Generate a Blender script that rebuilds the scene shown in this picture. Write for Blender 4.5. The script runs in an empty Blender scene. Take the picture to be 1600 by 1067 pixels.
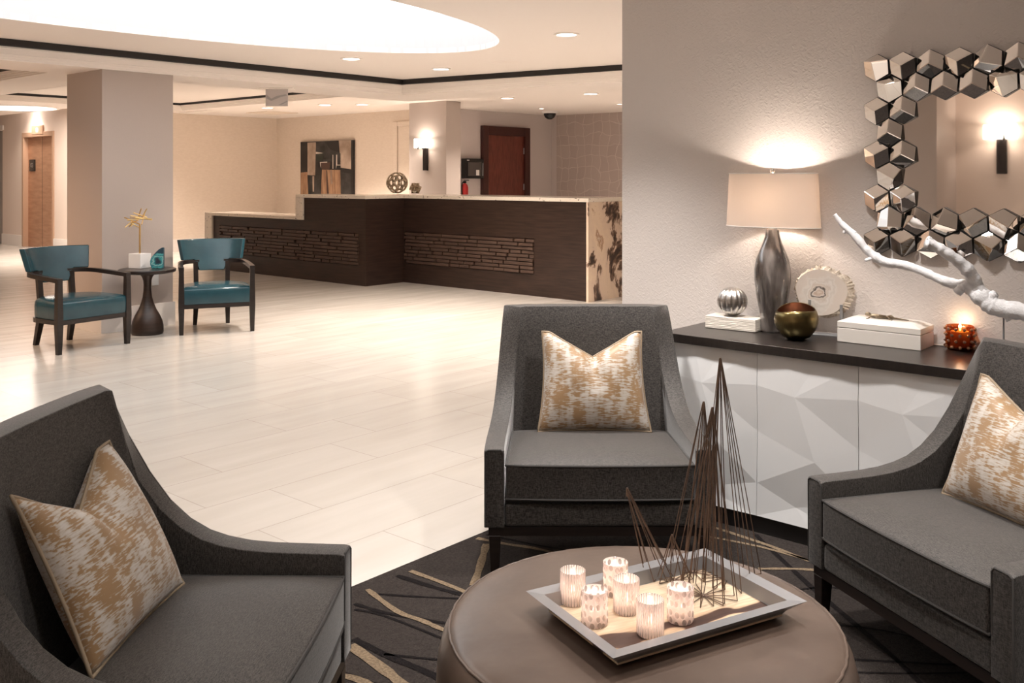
import bpy, bmesh, math, random
from math import sin, cos, pi, radians, atan2, sqrt, exp
from mathutils import Vector, Matrix
S = bpy.context.scene
COL = S.collection
random.seed(7)

# ------------------------------------------------------------------ camera
H, F, HZ = 1.45, 1490.0, 276.0
cd = bpy.data.cameras.new('camera')
cam = bpy.data.objects.new('camera', cd); COL.objects.link(cam)
cam.location = (0, 0, H); cam.rotation_euler = (pi/2, 0, radians(-49))
cd.sensor_width = 36; cd.lens = F/1600*36
cd.shift_y = -(533.5-HZ)/1600
cd.clip_start = .02; cd.clip_end = 100
S.camera = cam
# ------------------------------------------------------------------ world, exposure
w = bpy.data.worlds.new('world'); S.world = w; w.use_nodes = True
w.node_tree.nodes['Background'].inputs[0].default_value = (1, .93, .88, 1)
w.node_tree.nodes['Background'].inputs[1].default_value = .3
S.view_settings.view_transform = 'Standard'; S.view_settings.look = 'None'
S.view_settings.gamma = 1; S.view_settings.use_curve_mapping = False
S.view_settings.exposure = 0.52
OVAL_E = 2.0          # luminous oval ceiling
LOBBY_W = 230.0        # recessed lobby downlights, visible ones and added unseen ones
SEAT_W = 112.0         # added, unseen fill lights over the seating group
LAMP_W = 19.0         # table lamp
SCONCE_W = 4.5
CANDLE_W = 0.045
WARM = (1, .86, .745); NEUT = (1, .94, .89)

# a point of the place: where the sight line of a photograph pixel meets a real plane
FW = (sin(radians(49)), cos(radians(49))); RT = (cos(radians(49)), -sin(radians(49)))
def ray(px):
    k = (px-800)/F
    return FW[0]+k*RT[0], FW[1]+k*RT[1]
def at(px, py, z):
    d = (H-z)*F/(py-HZ); v = ray(px); return Vector((d*v[0], d*v[1], z))
def onx(px, py, X):
    v = ray(px); d = X/v[0]; return Vector((X, d*v[1], H-(py-HZ)*d/F))
def ony(px, py, Y):
    v = ray(px); d = Y/v[1]; return Vector((d*v[0], Y, H-(py-HZ)*d/F))

# ------------------------------------------------------------------ materials
MT = {}
def mat(name, c1, c2=None, scale=5, stretch=(1, 1, 1), lo=.35, hi=.65, detail=4, rough=.5, metal=0,
        bump=0, bscale=None, bstretch=None, spec=.5, coat=0, sheen=0, rvar=0):
    m = bpy.data.materials.new(name); m.use_nodes = True; MT[name] = m
    n, l = m.node_tree.nodes, m.node_tree.links; p = n['Principled BSDF']
    p.inputs['Base Color'].default_value = (*c1, 1); p.inputs['Roughness'].default_value = rough
    p.inputs['Metallic'].default_value = metal; p.inputs['Specular IOR Level'].default_value = spec
    p.inputs['Coat Weight'].default_value = coat; p.inputs['Coat Roughness'].default_value = .12
    p.inputs['Sheen Weight'].default_value = sheen
    tc = n.new('ShaderNodeTexCoord')
    def noise(sc, st, de):
        mp = n.new('ShaderNodeMapping'); mp.inputs['Scale'].default_value = st
        l.new(tc.outputs['Object'], mp.inputs[0])
        t = n.new('ShaderNodeTexNoise'); t.inputs['Scale'].default_value = sc; t.inputs['Detail'].default_value = de
        l.new(mp.outputs[0], t.inputs['Vector']); return t
    if c2:
        t = noise(scale, stretch, detail); r = n.new('ShaderNodeValToRGB')
        r.color_ramp.elements[0].position = lo; r.color_ramp.elements[0].color = (*c1, 1)
        r.color_ramp.elements[1].position = hi; r.color_ramp.elements[1].color = (*c2, 1)
        l.new(t.outputs[0], r.inputs[0]); l.new(r.outputs[0], p.inputs['Base Color'])
        if rvar:
            mr = n.new('ShaderNodeMapRange'); mr.inputs[3].default_value = rough-rvar; mr.inputs[4].default_value = rough+rvar
            l.new(t.outputs[0], mr.inputs[0]); l.new(mr.outputs[0], p.inputs['Roughness'])
    if bump:
        t = noise(bscale or scale, bstretch or stretch, 3); b = n.new('ShaderNodeBump')
        b.inputs['Strength'].default_value = bump; b.inputs['Distance'].default_value = .01
        l.new(t.outputs[0], b.inputs['Height']); l.new(b.outputs[0], p.inputs['Normal'])
    return m
def emis(name, col, st):
    m = bpy.data.materials.new(name); m.use_nodes = True; MT[name] = m
    n, l = m.node_tree.nodes, m.node_tree.links; n.remove(n['Principled BSDF'])
    e = n.new('ShaderNodeEmission'); e.inputs[0].default_value = (*col, 1); e.inputs[1].default_value = st
    l.new(e.outputs[0], n['Material Output'].inputs[0]); return m

mat('ceiling_paint', (.86, .79, .74), rough=.6)
mat('trim_paint', (.90, .84, .79), rough=.45)
mat('base_paint', (.84, .79, .75), rough=.35)
mat('slot_black', (.012, .010, .010), rough=.5)
mat('well_white', (.62, .62, .63), rough=.7)
mat('wall_beige', (.73, .62, .52), (.77, .66, .56), 14, (1, 1, 3), rough=.7, bump=.08, bscale=160)
mat('wall_pink', (.78, .66, .58), rough=.7)
mat('wall_grey', (.60, .53, .51), rough=.7)
mat('dark_wood', (.018, .010, .007), (.046, .025, .018), 3, (1, 1, 14), .3, .7, 6, rough=.38, rvar=.06)
mat('block_wood', (.055, .030, .021), (.10, .060, .043), 4, (1, 2, 20), .3, .7, 6, rough=.5)
mat('espresso', (.010, .006, .005), (.018, .011, .009), 6, (1, 1, 10), rough=.3)
mat('black_top', (.014, .011, .010), (.022, .017, .015), 9, (1, 8, 1), rough=.28, bump=.03, bscale=60, bstretch=(1, 10, 1))
mat('red_wood', (.10, .022, .014), (.17, .042, .028), 6, (8, 8, 1), rough=.35)
mat('red_frame', (.045, .010, .007), rough=.35)
mat('white_lacquer', (.80, .81, .82), rough=.38)
mat('teal_leather', (.010, .050, .068), (.016, .066, .085), 7, rough=.24, bump=.05, bscale=30, spec=.6)
mat('leather', (.088, .060, .046), (.125, .088, .068), 5, rough=.34, bump=.25, bscale=9, rvar=.05, spec=.6)
mat('chrome', (.75, .72, .70), rough=.12, metal=1)
mat('brushed', (.34, .345, .36), rough=.34, metal=.5)
mat('brushed_silver', (.42, .41, .40), (.62, .60, .58), 6, (3, 3, 30), rough=.3, metal=1)
mat('mirror', (.86, .82, .78), rough=.015, metal=1)
mat('mirror_edge', (.03, .028, .026), rough=.3)
mat('bronze_bowl', (.16, .125, .055), (.26, .20, .09), 5, rough=.28, metal=1, bump=.3, bscale=10)
mat('copper_inside', (.34, .20, .14), rough=.35, metal=1)
mat('gold', (.75, .52, .22), rough=.28, metal=1)
mat('antique_gold', (.30, .24, .17), (.5, .42, .32), 40, rough=.35, metal=1)
mat('wire', (.13, .085, .062), (.20, .135, .10), 30, rough=.45, metal=.7)
mat('white_stone', (.86, .84, .82), rough=.4)
mat('layered_stone', (.80, .74, .66), (.52, .45, .38), 10, (1, 1, 14), .55, .8, 6, rough=.75, bump=.6, bscale=12, bstretch=(1, 1, 18))
mat('white_box', (.78, .74, .69), rough=.35)
mat('driftwood', (.86, .86, .88), (.66, .65, .66), 30, (1, 1, 1), .55, .8, rough=.8, bump=.4, bscale=60)
mat('stone_crust', (.42, .34, .26), (.72, .64, .54), 60, rough=.85, bump=.8, bscale=60)
mat('bronze_elev', (.46, .26, .16), (.56, .33, .21), 3, (1, 1, 6), rough=.36, metal=.45)
mat('elev_frame', (.55, .36, .25), rough=.4, metal=.15)
mat('grey_metal', (.35, .33, .32), rough=.4, metal=.3)
mat('black_plastic', (.012, .012, .012), rough=.25)
mat('panel_glass', (.07, .06, .055), rough=.1, spec=.8)
mat('white_plastic', (.8, .78, .76), rough=.4)
mat('red_paint', (.5, .03, .03), rough=.35)
mat('sign_face', (.55, .50, .48), rough=.2)
mat('piping', (.055, .052, .050), rough=.85)
mat('pillow_piping', (.30, .23, .155), rough=.6)
mat('wax', (.80, .74, .68), rough=.5)
mat('wax_gold', (.85, .55, .22), rough=.5)
mat('cord', (.7, .62, .55), rough=.5)
for nm, a, b in (('rug', (.033, .027, .025), (.060, .050, .045)), ('rug_dark', (.009, .007, .008), (.017, .014, .014)), ('rug_gold', (.17, .125, .085), (.33, .25, .165))):
    mat(nm, a, b, 130, rough=.95, lo=.3, hi=.7, bump=.9, bscale=260, spec=.1)
emis('oval_light', (1, 1, 1), OVAL_E)
emis('lens', (1, .93, .85), 9)
emis('lens_big', (1, .93, .85), 2)
emis('flame', (1, .88, .72), 12)
emis('sconce_glow', (1, .86, .72), 5)
emis('indicator', (1, .9, .8), 3)

def fabric():
    m = mat('fabric', (.055, .053, .052)); n, l = m.node_tree.nodes, m.node_tree.links; p = n['Principled BSDF']
    tc = n.new('ShaderNodeTexCoord'); r = n.new('ShaderNodeValToRGB')
    tot = None
    for st in ((1, 1, .22), (.22, 1, 1)):
        mp = n.new('ShaderNodeMapping'); mp.inputs['Scale'].default_value = st; l.new(tc.outputs['Object'], mp.inputs[0])
        t = n.new('ShaderNodeTexNoise'); t.inputs['Scale'].default_value = 420; t.inputs['Detail'].default_value = 2
        l.new(mp.outputs[0], t.inputs['Vector'])
        if tot is None: tot = t.outputs[0]
        else:
            a = n.new('ShaderNodeMath'); l.new(tot, a.inputs[0]); l.new(t.outputs[0], a.inputs[1]); tot = a.outputs[0]
    mu = n.new('ShaderNodeMath'); mu.operation = 'MULTIPLY'; mu.inputs[1].default_value = .5; l.new(tot, mu.inputs[0])
    r.color_ramp.elements[0].position = .38; r.color_ramp.elements[0].color = (.012, .010, .009, 1)
    r.color_ramp.elements[1].position = .64; r.color_ramp.elements[1].color = (.086, .077, .070, 1)
    l.new(mu.outputs[0], r.inputs[0]); l.new(r.outputs[0], p.inputs['Base Color'])
    b = n.new('ShaderNodeBump'); b.inputs['Strength'].default_value = .5; b.inputs['Distance'].default_value = .002
    l.new(mu.outputs[0], b.inputs['Height']); l.new(b.outputs[0], p.inputs['Normal'])
    p.inputs['Roughness'].default_value = .62; p.inputs['Specular IOR Level'].default_value = .45
    p.inputs['Sheen Weight'].default_value = .5; p.inputs['Sheen Roughness'].default_value = .35
fabric()

def pillow_mat():
    m = mat('pillow', (.6, .55, .5), rough=.5); n, l = m.node_tree.nodes, m.node_tree.links; p = n['Principled BSDF']
    tc = n.new('ShaderNodeTexCoord'); outs = []
    for sc, st, de, wgt in ((15, (1.3, 1, .9), 4, .46), (85, (.40, 1, 2.8), 4, .54), (14, (2.4, 1, .3), 2, .34)):
        mp = n.new('ShaderNodeMapping'); mp.inputs['Scale'].default_value = st; l.new(tc.outputs['Object'], mp.inputs[0])
        t = n.new('ShaderNodeTexNoise'); t.inputs['Scale'].default_value = sc; t.inputs['Detail'].default_value = de
        l.new(mp.outputs[0], t.inputs['Vector'])
        q = n.new('ShaderNodeMath'); q.operation = 'MULTIPLY'; q.inputs[1].default_value = wgt/1.3; l.new(t.outputs[0], q.inputs[0]); outs.append(q.outputs[0])
    a = n.new('ShaderNodeMath'); l.new(outs[0], a.inputs[0]); l.new(outs[1], a.inputs[1])
    b = n.new('ShaderNodeMath'); l.new(a.outputs[0], b.inputs[0]); l.new(outs[2], b.inputs[1])
    r = n.new('ShaderNodeValToRGB'); e = r.color_ramp.elements
    e[0].position = .496; e[0].color = (.32, .195, .095, 1); e[1].position = .522; e[1].color = (.46, .40, .33, 1)
    x = r.color_ramp.elements.new(.60); x.color = (.57, .53, .49, 1)
    l.new(b.outputs[0], r.inputs[0]); l.new(r.outputs[0], p.inputs['Base Color'])
    p.inputs['Roughness'].default_value = .48; p.inputs['Sheen Weight'].default_value = .3
    bp = n.new('ShaderNodeBump'); bp.inputs['Strength'].default_value = .15; bp.inputs['Distance'].default_value = .004
    l.new(b.outputs[0], bp.inputs['Height']); l.new(bp.outputs[0], p.inputs['Normal'])
pillow_mat()

def floor_mat():
    m = mat('floor_tile', (.78, .73, .67), rough=.16); n, l = m.node_tree.nodes, m.node_tree.links; p = n['Principled BSDF']
    tc = n.new('ShaderNodeTexCoord')
    mp = n.new('ShaderNodeMapping'); mp.inputs['Location'].default_value = (-.26, -.60+.395*0, 0)
    mp.inputs['Location'].default_value = (-2.6+.99*4, -2.96+.395*10, 0); l.new(tc.outputs['Object'], mp.inputs[0])
    bk = n.new('ShaderNodeTexBrick'); bk.offset = .333; bk.inputs['Scale'].default_value = 1
    bk.inputs['Brick Width'].default_value = .99; bk.inputs['Row Height'].default_value = .395
    bk.inputs['Mortar Size'].default_value = .0022; bk.inputs['Mortar Smooth'].default_value = .1
    bk.inputs['Color1'].default_value = (.555, .52, .475, 1); bk.inputs['Color2'].default_value = (.585, .55, .51, 1)
    bk.inputs['Mortar'].default_value = (.42, .38, .34, 1); l.new(mp.outputs[0], bk.inputs['Vector'])
    m2 = n.new('ShaderNodeMapping'); m2.inputs['Scale'].default_value = (.5, 3.2, 1); l.new(tc.outputs['Object'], m2.inputs[0])
    t = n.new('ShaderNodeTexNoise'); t.inputs['Scale'].default_value = 2.4; t.inputs['Detail'].default_value = 6; l.new(m2.outputs[0], t.inputs['Vector'])
    r = n.new('ShaderNodeValToRGB'); r.color_ramp.elements[0].position = .3; r.color_ramp.elements[0].color = (.92, .91, .895, 1)
    r.color_ramp.elements[1].position = .7; r.color_ramp.elements[1].color = (1, 1, 1, 1); l.new(t.outputs[0], r.inputs[0])
    mx = n.new('ShaderNodeMix'); mx.data_type = 'RGBA'; mx.blend_type = 'MULTIPLY'; mx.inputs[0].default_value = 1
    l.new(bk.outputs[0], mx.inputs[6]); l.new(r.outputs[0], mx.inputs[7]); l.new(mx.outputs[2], p.inputs['Base Color'])
    mr = n.new('ShaderNodeMapRange'); mr.inputs[3].default_value = .14; mr.inputs[4].default_value = .30
    l.new(t.outputs[0], mr.inputs[0]); l.new(mr.outputs[0], p.inputs['Roughness'])
floor_mat()

def wallpaper(name, col, bs=.5, sc=1.0):
    m = mat(name, col, rough=.42); n, l = m.node_tree.nodes, m.node_tree.links; p = n['Principled BSDF']
    tc = n.new('ShaderNodeTexCoord'); prev = None
    for rx, s, st in ((radians(32), 60*sc, (1, .12, 1)), (radians(-28), 60*sc, (1, .12, 1)), (radians(80), 50*sc, (1, .15, 1))):
        mp = n.new('ShaderNodeMapping'); mp.vector_type = 'TEXTURE'; mp.inputs['Rotation'].default_value = (rx, 0, rx)
        mp.inputs['Scale'].default_value = (1, 7, 1); l.new(tc.outputs['Object'], mp.inputs[0])
        t = n.new('ShaderNodeTexNoise'); t.inputs['Scale'].default_value = s; t.inputs['Detail'].default_value = 1; l.new(mp.outputs[0], t.inputs['Vector'])
        if prev is None: prev = t.outputs[0]
        else:
            a = n.new('ShaderNodeMath'); a.operation = 'MAXIMUM'; l.new(prev, a.inputs[0]); l.new(t.outputs[0], a.inputs[1]); prev = a.outputs[0]
    b = n.new('ShaderNodeBump'); b.inputs['Strength'].default_value = bs; b.inputs['Distance'].default_value = .006
    l.new(prev, b.inputs['Height']); l.new(b.outputs[0], p.inputs['Normal'])
wallpaper('wallpaper', (.66, .61, .58), .5, 1.9)
wallpaper('column_paper', (.48, .41, .37), .2, 2.5)

def marble_mat():
    m = mat('marble', (.8, .65, .5), rough=.22); n, l = m.node_tree.nodes, m.node_tree.links; p = n['Principled BSDF']
    tc = n.new('ShaderNodeTexCoord')
    mp = n.new('ShaderNodeMapping'); mp.inputs['Scale'].default_value = (1.15, 1.15, .7); mp.inputs['Rotation'].default_value = (.5, .6, .2); mp.inputs['Location'].default_value = (.35, .1, .2); l.new(tc.outputs['Object'], mp.inputs[0])
    t = n.new('ShaderNodeTexNoise'); t.inputs['Scale'].default_value = 2.6; t.inputs['Detail'].default_value = 9; t.inputs['Roughness'].default_value = .62; t.inputs['Distortion'].default_value = .6; l.new(mp.outputs[0], t.inputs['Vector'])
    r = n.new('ShaderNodeValToRGB'); e = r.color_ramp.elements
    e[0].position = .385; e[0].color = (.07, .05, .042, 1); e[1].position = .455; e[1].color = (.74, .58, .46, 1)
    x = e.new(.43); x.color = (.22, .14, .10, 1); x = e.new(.60); x.color = (.82, .66, .50, 1); x = e.new(.66); x.color = (.42, .24, .15, 1); x = e.new(.70); x.color = (.80, .68, .55, 1)
    l.new(t.outputs[0], r.inputs[0]); l.new(r.outputs[0], p.inputs['Base Color'])
marble_mat()
def granite_mat():
    mat('granite_top', (.84, .76, .66), (.16, .11, .09), 30, (1, 1, 1), .62, .70, 8, rough=.15)
granite_mat()

def tray_wood():
    m = mat('tray_wood', (.8, .6, .4), rough=.45); n, l = m.node_tree.nodes, m.node_tree.links; p = n['Principled BSDF']
    tc = n.new('ShaderNodeTexCoord'); mp = n.new('ShaderNodeMapping'); mp.inputs['Scale'].default_value = (.5, 1.2, 1); l.new(tc.outputs['Object'], mp.inputs[0])
    t = n.new('ShaderNodeTexNoise'); t.inputs['Scale'].default_value = 14; t.inputs['Detail'].default_value = 1.5; l.new(mp.outputs[0], t.inputs['Vector'])
    sp = n.new('ShaderNodeSeparateXYZ'); l.new(tc.outputs['Object'], sp.inputs[0])
    a = n.new('ShaderNodeMath'); a.operation = 'MULTIPLY_ADD'; a.inputs[1].default_value = .13; l.new(t.outputs[0], a.inputs[0]); l.new(sp.outputs[1], a.inputs[2])
    b = n.new('ShaderNodeMath'); b.inputs[1].default_value = .010; l.new(a.outputs[0], b.inputs[0])
    c = n.new('ShaderNodeMath'); c.operation = 'ABSOLUTE'; l.new(b.outputs[0], c.inputs[0])
    r = n.new('ShaderNodeValToRGB'); e = r.color_ramp.elements
    e[0].position = .0; e[0].color = (.05, .024, .018, 1); e[1].position = .024; e[1].color = (.66, .47, .31, 1)
    x = e.new(.020); x.color = (.085, .042, .030, 1); x = e.new(.05); x.color = (.74, .60, .43, 1)
    l.new(c.outputs[0], r.inputs[0])
    m3 = n.new('ShaderNodeMapping'); m3.inputs['Scale'].default_value = (1, 12, 1); l.new(tc.outputs['Object'], m3.inputs[0])
    t2 = n.new('ShaderNodeTexNoise'); t2.inputs['Scale'].default_value = 14; t2.inputs['Detail'].default_value = 5; l.new(m3.outputs[0], t2.inputs['Vector'])
    r2 = n.new('ShaderNodeValToRGB'); r2.color_ramp.elements[0].position = .35; r2.color_ramp.elements[0].color = (.78, .74, .70, 1); r2.color_ramp.elements[1].position = .6; l.new(t2.outputs[0], r2.inputs[0])
    mx = n.new('ShaderNodeMix'); mx.data_type = 'RGBA'; mx.blend_type = 'MULTIPLY'; mx.inputs[0].default_value = 1; l.new(r.outputs[0], mx.inputs[6]); l.new(r2.outputs[0], mx.inputs[7])
    l.new(mx.outputs[2], p.inputs['Base Color'])
tray_wood()

def tile_wall():
    m = mat('tile_wall', (.50, .42, .38), rough=.45); n, l = m.node_tree.nodes, m.node_tree.links; p = n['Principled BSDF']
    tc = n.new('ShaderNodeTexCoord'); t = n.new('ShaderNodeTexNoise'); t.inputs['Scale'].default_value = 2.2; l.new(tc.outputs['Object'], t.inputs['Vector'])
    ad = n.new('ShaderNodeMixRGB'); ad.blend_type = 'ADD'; ad.inputs[0].default_value = .3; l.new(tc.outputs['Object'], ad.inputs[1]); l.new(t.outputs[1], ad.inputs[2])
    mp = n.new('ShaderNodeMapping'); mp.inputs['Rotation'].default_value = (0, -pi/2, 0); l.new(ad.outputs[0], mp.inputs[0])
    sp = n.new('ShaderNodeSeparateXYZ'); l.new(ad.outputs[0], sp.inputs[0]); cb = n.new('ShaderNodeCombineXYZ'); l.new(sp.outputs[1], cb.inputs[0]); l.new(sp.outputs[2], cb.inputs[1])
    bk = n.new('ShaderNodeTexBrick'); bk.offset = 0; bk.inputs['Scale'].default_value = 1; bk.inputs['Brick Width'].default_value = .20; bk.inputs['Row Height'].default_value = .22; bk.inputs['Mortar Size'].default_value = .006
    bk.inputs['Color1'].default_value = (.46, .38, .35, 1); bk.inputs['Color2'].default_value = (.50, .42, .385, 1); bk.inputs['Mortar'].default_value = (.60, .52, .48, 1)
    l.new(cb.outputs[0], bk.inputs['Vector']); l.new(bk.outputs[0], p.inputs['Base Color'])
    b = n.new('ShaderNodeBump'); b.inputs['Strength'].default_value = .3; b.inputs['Distance'].default_value = .01; l.new(bk.outputs[1], b.inputs['Height']); l.new(b.outputs[0], p.inputs['Normal'])
tile_wall()

def shade_mat():
    m = mat('lamp_shade', (.75, .62, .52)); n, l = m.node_tree.nodes, m.node_tree.links; n.remove(n['Principled BSDF'])
    d = n.new('ShaderNodeBsdfDiffuse'); d.inputs[0].default_value = (.66, .58, .52, 1); t = n.new('ShaderNodeBsdfTranslucent'); t.inputs[0].default_value = (.84, .75, .67, 1)
    x = n.new('ShaderNodeMixShader'); x.inputs[0].default_value = .36; l.new(d.outputs[0], x.inputs[1]); l.new(t.outputs[0], x.inputs[2]); l.new(x.outputs[0], n['Material Output'].inputs[0])
shade_mat()

def frosted(name, spots):
    m = mat(name, (.8, .8, .8)); n, l = m.node_tree.nodes, m.node_tree.links; p = n['Principled BSDF']
    tc = n.new('ShaderNodeTexCoord'); sp = n.new('ShaderNodeSeparateXYZ'); l.new(tc.outputs['Object'], sp.inputs[0])
    an = n.new('ShaderNodeMath'); an.operation = 'ARCTAN2'; l.new(sp.outputs[1], an.inputs[0]); l.new(sp.outputs[0], an.inputs[1])
    if spots:
        mu = n.new('ShaderNodeMath'); mu.operation = 'MULTIPLY'; mu.inputs[1].default_value = 12/(2*pi); l.new(an.outputs[0], mu.inputs[0])
        mz = n.new('ShaderNodeMath'); mz.operation = 'MULTIPLY'; mz.inputs[1].default_value = 46; l.new(sp.outputs[2], mz.inputs[0])
        cb = n.new('ShaderNodeCombineXYZ'); l.new(mu.outputs[0], cb.inputs[0]); l.new(mz.outputs[0], cb.inputs[1])
        v = n.new('ShaderNodeTexVoronoi'); v.inputs['Scale'].default_value = 1; v.inputs['Randomness'].default_value = .45; v.voronoi_dimensions = '2D'; l.new(cb.outputs[0], v.inputs['Vector'])
        c = n.new('ShaderNodeMath'); c.operation = 'LESS_THAN'; c.inputs[1].default_value = .33; l.new(v.outputs['Distance'], c.inputs[0])
    else:
        mu = n.new('ShaderNodeMath'); mu.operation = 'MULTIPLY'; mu.inputs[1].default_value = 28; l.new(an.outputs[0], mu.inputs[0])
        s = n.new('ShaderNodeMath'); s.operation = 'SINE'; l.new(mu.outputs[0], s.inputs[0])
        c = n.new('ShaderNodeMath'); c.operation = 'GREATER_THAN'; c.inputs[1].default_value = .35; l.new(s.outputs[0], c.inputs[0])
    n.remove(p)
    d = n.new('ShaderNodeBsdfDiffuse'); d.inputs[0].default_value = (.82, .76, .74, 1); t = n.new('ShaderNodeBsdfTranslucent'); t.inputs[0].default_value = (.95, .85, .80, 1)
    x = n.new('ShaderNodeMixShader'); x.inputs[0].default_value = .5; l.new(d.outputs[0], x.inputs[1]); l.new(t.outputs[0], x.inputs[2])
    tr = n.new('ShaderNodeBsdfTransparent'); tr.inputs[0].default_value = (.66, .58, .55, 1); g = n.new('ShaderNodeBsdfGlossy'); g.inputs['Roughness'].default_value = .2
    x2 = n.new('ShaderNodeMixShader'); x2.inputs[0].default_value = .12; l.new(tr.outputs[0], x2.inputs[1]); l.new(g.outputs[0], x2.inputs[2])
    xs = n.new('ShaderNodeMixShader'); xs.inputs[0].default_value = .22; l.new(x2.outputs[0], xs.inputs[1]); l.new(x.outputs[0], xs.inputs[2])
    x3 = n.new('ShaderNodeMixShader'); l.new(c.outputs[0], x3.inputs[0]); l.new(x.outputs[0], x3.inputs[1]); l.new(xs.outputs[0], x3.inputs[2])
    l.new(x3.outputs[0], n['Material Output'].inputs[0])
frosted('frost_spots', True); frosted('frost_stripes', False)

def amber_mat():
    m = mat('amber_glass', (.5, .18, .06), rough=.08); n, l = m.node_tree.nodes, m.node_tree.links; p = n['Principled BSDF']
    tr = n.new('ShaderNodeBsdfTransparent'); tr.inputs[0].default_value = (.86, .50, .26, 1)
    p.inputs['Specular IOR Level'].default_value = 1; p.inputs['Base Color'].default_value = (.16, .05, .02, 1); p.inputs['Roughness'].default_value = .06
    x = n.new('ShaderNodeMixShader'); x.inputs[0].default_value = .18; l.new(tr.outputs[0], x.inputs[1]); l.new(p.outputs[0], x.inputs[2]); l.new(x.outputs[0], n['Material Output'].inputs[0])
amber_mat()
mat('amber_bead', (.30, .13, .06), rough=.05, spec=1, coat=1)

def smoked_glass():
    m = mat('smoked_glass', (.055, .046, .042), (.26, .23, .215), 6, (2.2, 2.2, .55), .38, .66, 4, rough=.07, spec=.8, coat=1)
smoked_glass()

def geode(name, cols, sc, cen, dist=.25, st=(1, 1, 1)):
    m = mat(name, cols[0], rough=.3); n, l = m.node_tree.nodes, m.node_tree.links; p = n['Principled BSDF']
    tc = n.new('ShaderNodeTexCoord'); t = n.new('ShaderNodeTexNoise'); t.inputs['Scale'].default_value = 1.2/sc; t.inputs['Detail'].default_value = 5; l.new(tc.outputs['Object'], t.inputs['Vector'])
    mp = n.new('ShaderNodeMapping'); mp.inputs['Location'].default_value = tuple(-c for c in cen); l.new(tc.outputs['Object'], mp.inputs[0])
    ln = n.new('ShaderNodeVectorMath'); ln.operation = 'LENGTH'; l.new(mp.outputs[0], ln.inputs[0])
    dv = n.new('ShaderNodeMath'); dv.operation = 'DIVIDE'; dv.inputs[1].default_value = sc; l.new(ln.outputs['Value'], dv.inputs[0])
    sb = n.new('ShaderNodeMath'); sb.operation = 'MULTIPLY_ADD'; sb.inputs[1].default_value = dist*4; l.new(t.outputs[0], sb.inputs[0]); l.new(dv.outputs[0], sb.inputs[2])
    s2 = n.new('ShaderNodeMath'); s2.operation = 'SUBTRACT'; s2.inputs[1].default_value = dist*2; l.new(sb.outputs[0], s2.inputs[0])
    r = n.new('ShaderNodeValToRGB'); e = r.color_ramp.elements; N = len(cols)
    e[0].position = 0; e[0].color = (*cols[0], 1); e[1].position = 1; e[1].color = (*cols[-1], 1)
    for i in range(1, N-1):
        x = e.new(i/(N-1)); x.color = (*cols[i], 1)
    l.new(s2.outputs[0], r.inputs[0]); l.new(r.outputs[0], p.inputs['Base Color'])
geode('petrified', [(.70, .60, .52), (.55, .42, .33), (.75, .68, .62), (.06, .04, .03), (.72, .64, .56), (.62, .54, .47), (.76, .71, .66), (.66, .60, .54), (.74, .68, .62), (.70, .62, .55)], .078, (-.004, -.012, .181), .42)
geode('teal_agate', [(.02, .03, .05), (.03, .10, .13), (.02, .32, .33), (.35, .62, .58), (.01, .16, .20), (.10, .45, .45), (.01, .05, .08)], .085, (.02, -.03, .06), .5)

# ------------------------------------------------------------------ helpers
def mk(name, bm, m, parent=None, smooth=False, bev=0, seg=2, loc=None, ang=35, sub=0, harden=True):
    bmesh.ops.recalc_face_normals(bm, faces=bm.faces)
    me = bpy.data.meshes.new(name); bm.to_mesh(me); bm.free()
    for x in (m if isinstance(m, (list, tuple)) else [m]): me.materials.append(MT[x])
    o = bpy.data.objects.new(name, me); COL.objects.link(o)
    if parent: o.parent = parent
    if loc: o.location = loc
    if bev:
        b = o.modifiers.new('bevel', 'BEVEL'); b.width = bev; b.segments = seg; b.limit_method = 'ANGLE'; b.angle_limit = radians(ang); b.harden_normals = harden
    if sub:
        s = o.modifiers.new('sub', 'SUBSURF'); s.levels = s.render_levels = sub
    if smooth or bev:
        for p in me.polygons: p.use_smooth = True
        if not sub and hasattr(me, 'set_sharp_from_angle'): me.set_sharp_from_angle(angle=radians(ang if bev == 0 else 180))
    return o
def BM(): return bmesh.new()
def box(bm, x0, x1, y0, y1, z0, z1, mi=0):
    v = [bm.verts.new((x, y, z)) for x in (x0, x1) for y in (y0, y1) for z in (z0, z1)]
    for f in ((0, 1, 3, 2), (4, 6, 7, 5), (0, 4, 5, 1), (2, 3, 7, 6), (0, 2, 6, 4), (1, 5, 7, 3)):
        bm.faces.new([v[i] for i in f]).material_index = mi
    return bm
def hexa(bm, lo, hi):   # lower quad, upper quad
    a = [bm.verts.new(p) for p in lo]; b = [bm.verts.new(p) for p in hi]; n = len(a)
    bm.faces.new(a[::-1]); bm.faces.new(b)
    for i in range(n): bm.faces.new((a[i], a[(i+1) % n], b[(i+1) % n], b[i]))
    return bm
def prism(bm, pts, z0, z1): return hexa(bm, [(x, y, z0) for x, y in pts], [(x, y, z1) for x, y in pts])
def lathe(bm, prof, n=40, cx=0, cy=0, sx=1, sy=1, close=True, fn=None, mi=0):
    rings = []
    for r, z in prof:
        ring = []
        for i in range(n):
            a = 2*pi*i/n; rr = r*(fn(a, z) if fn else 1)
            ring.append(bm.verts.new((cx+rr*sx*cos(a), cy+rr*sy*sin(a), z)))
        rings.append(ring)
    for a, b in zip(rings, rings[1:]):
        for i in range(n): bm.faces.new((a[i], a[(i+1) % n], b[(i+1) % n], b[i])).material_index = mi
    if close:
        for rg in (rings[0][::-1], rings[-1]):
            bm.faces.new(rg).material_index = mi
    return bm
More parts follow.
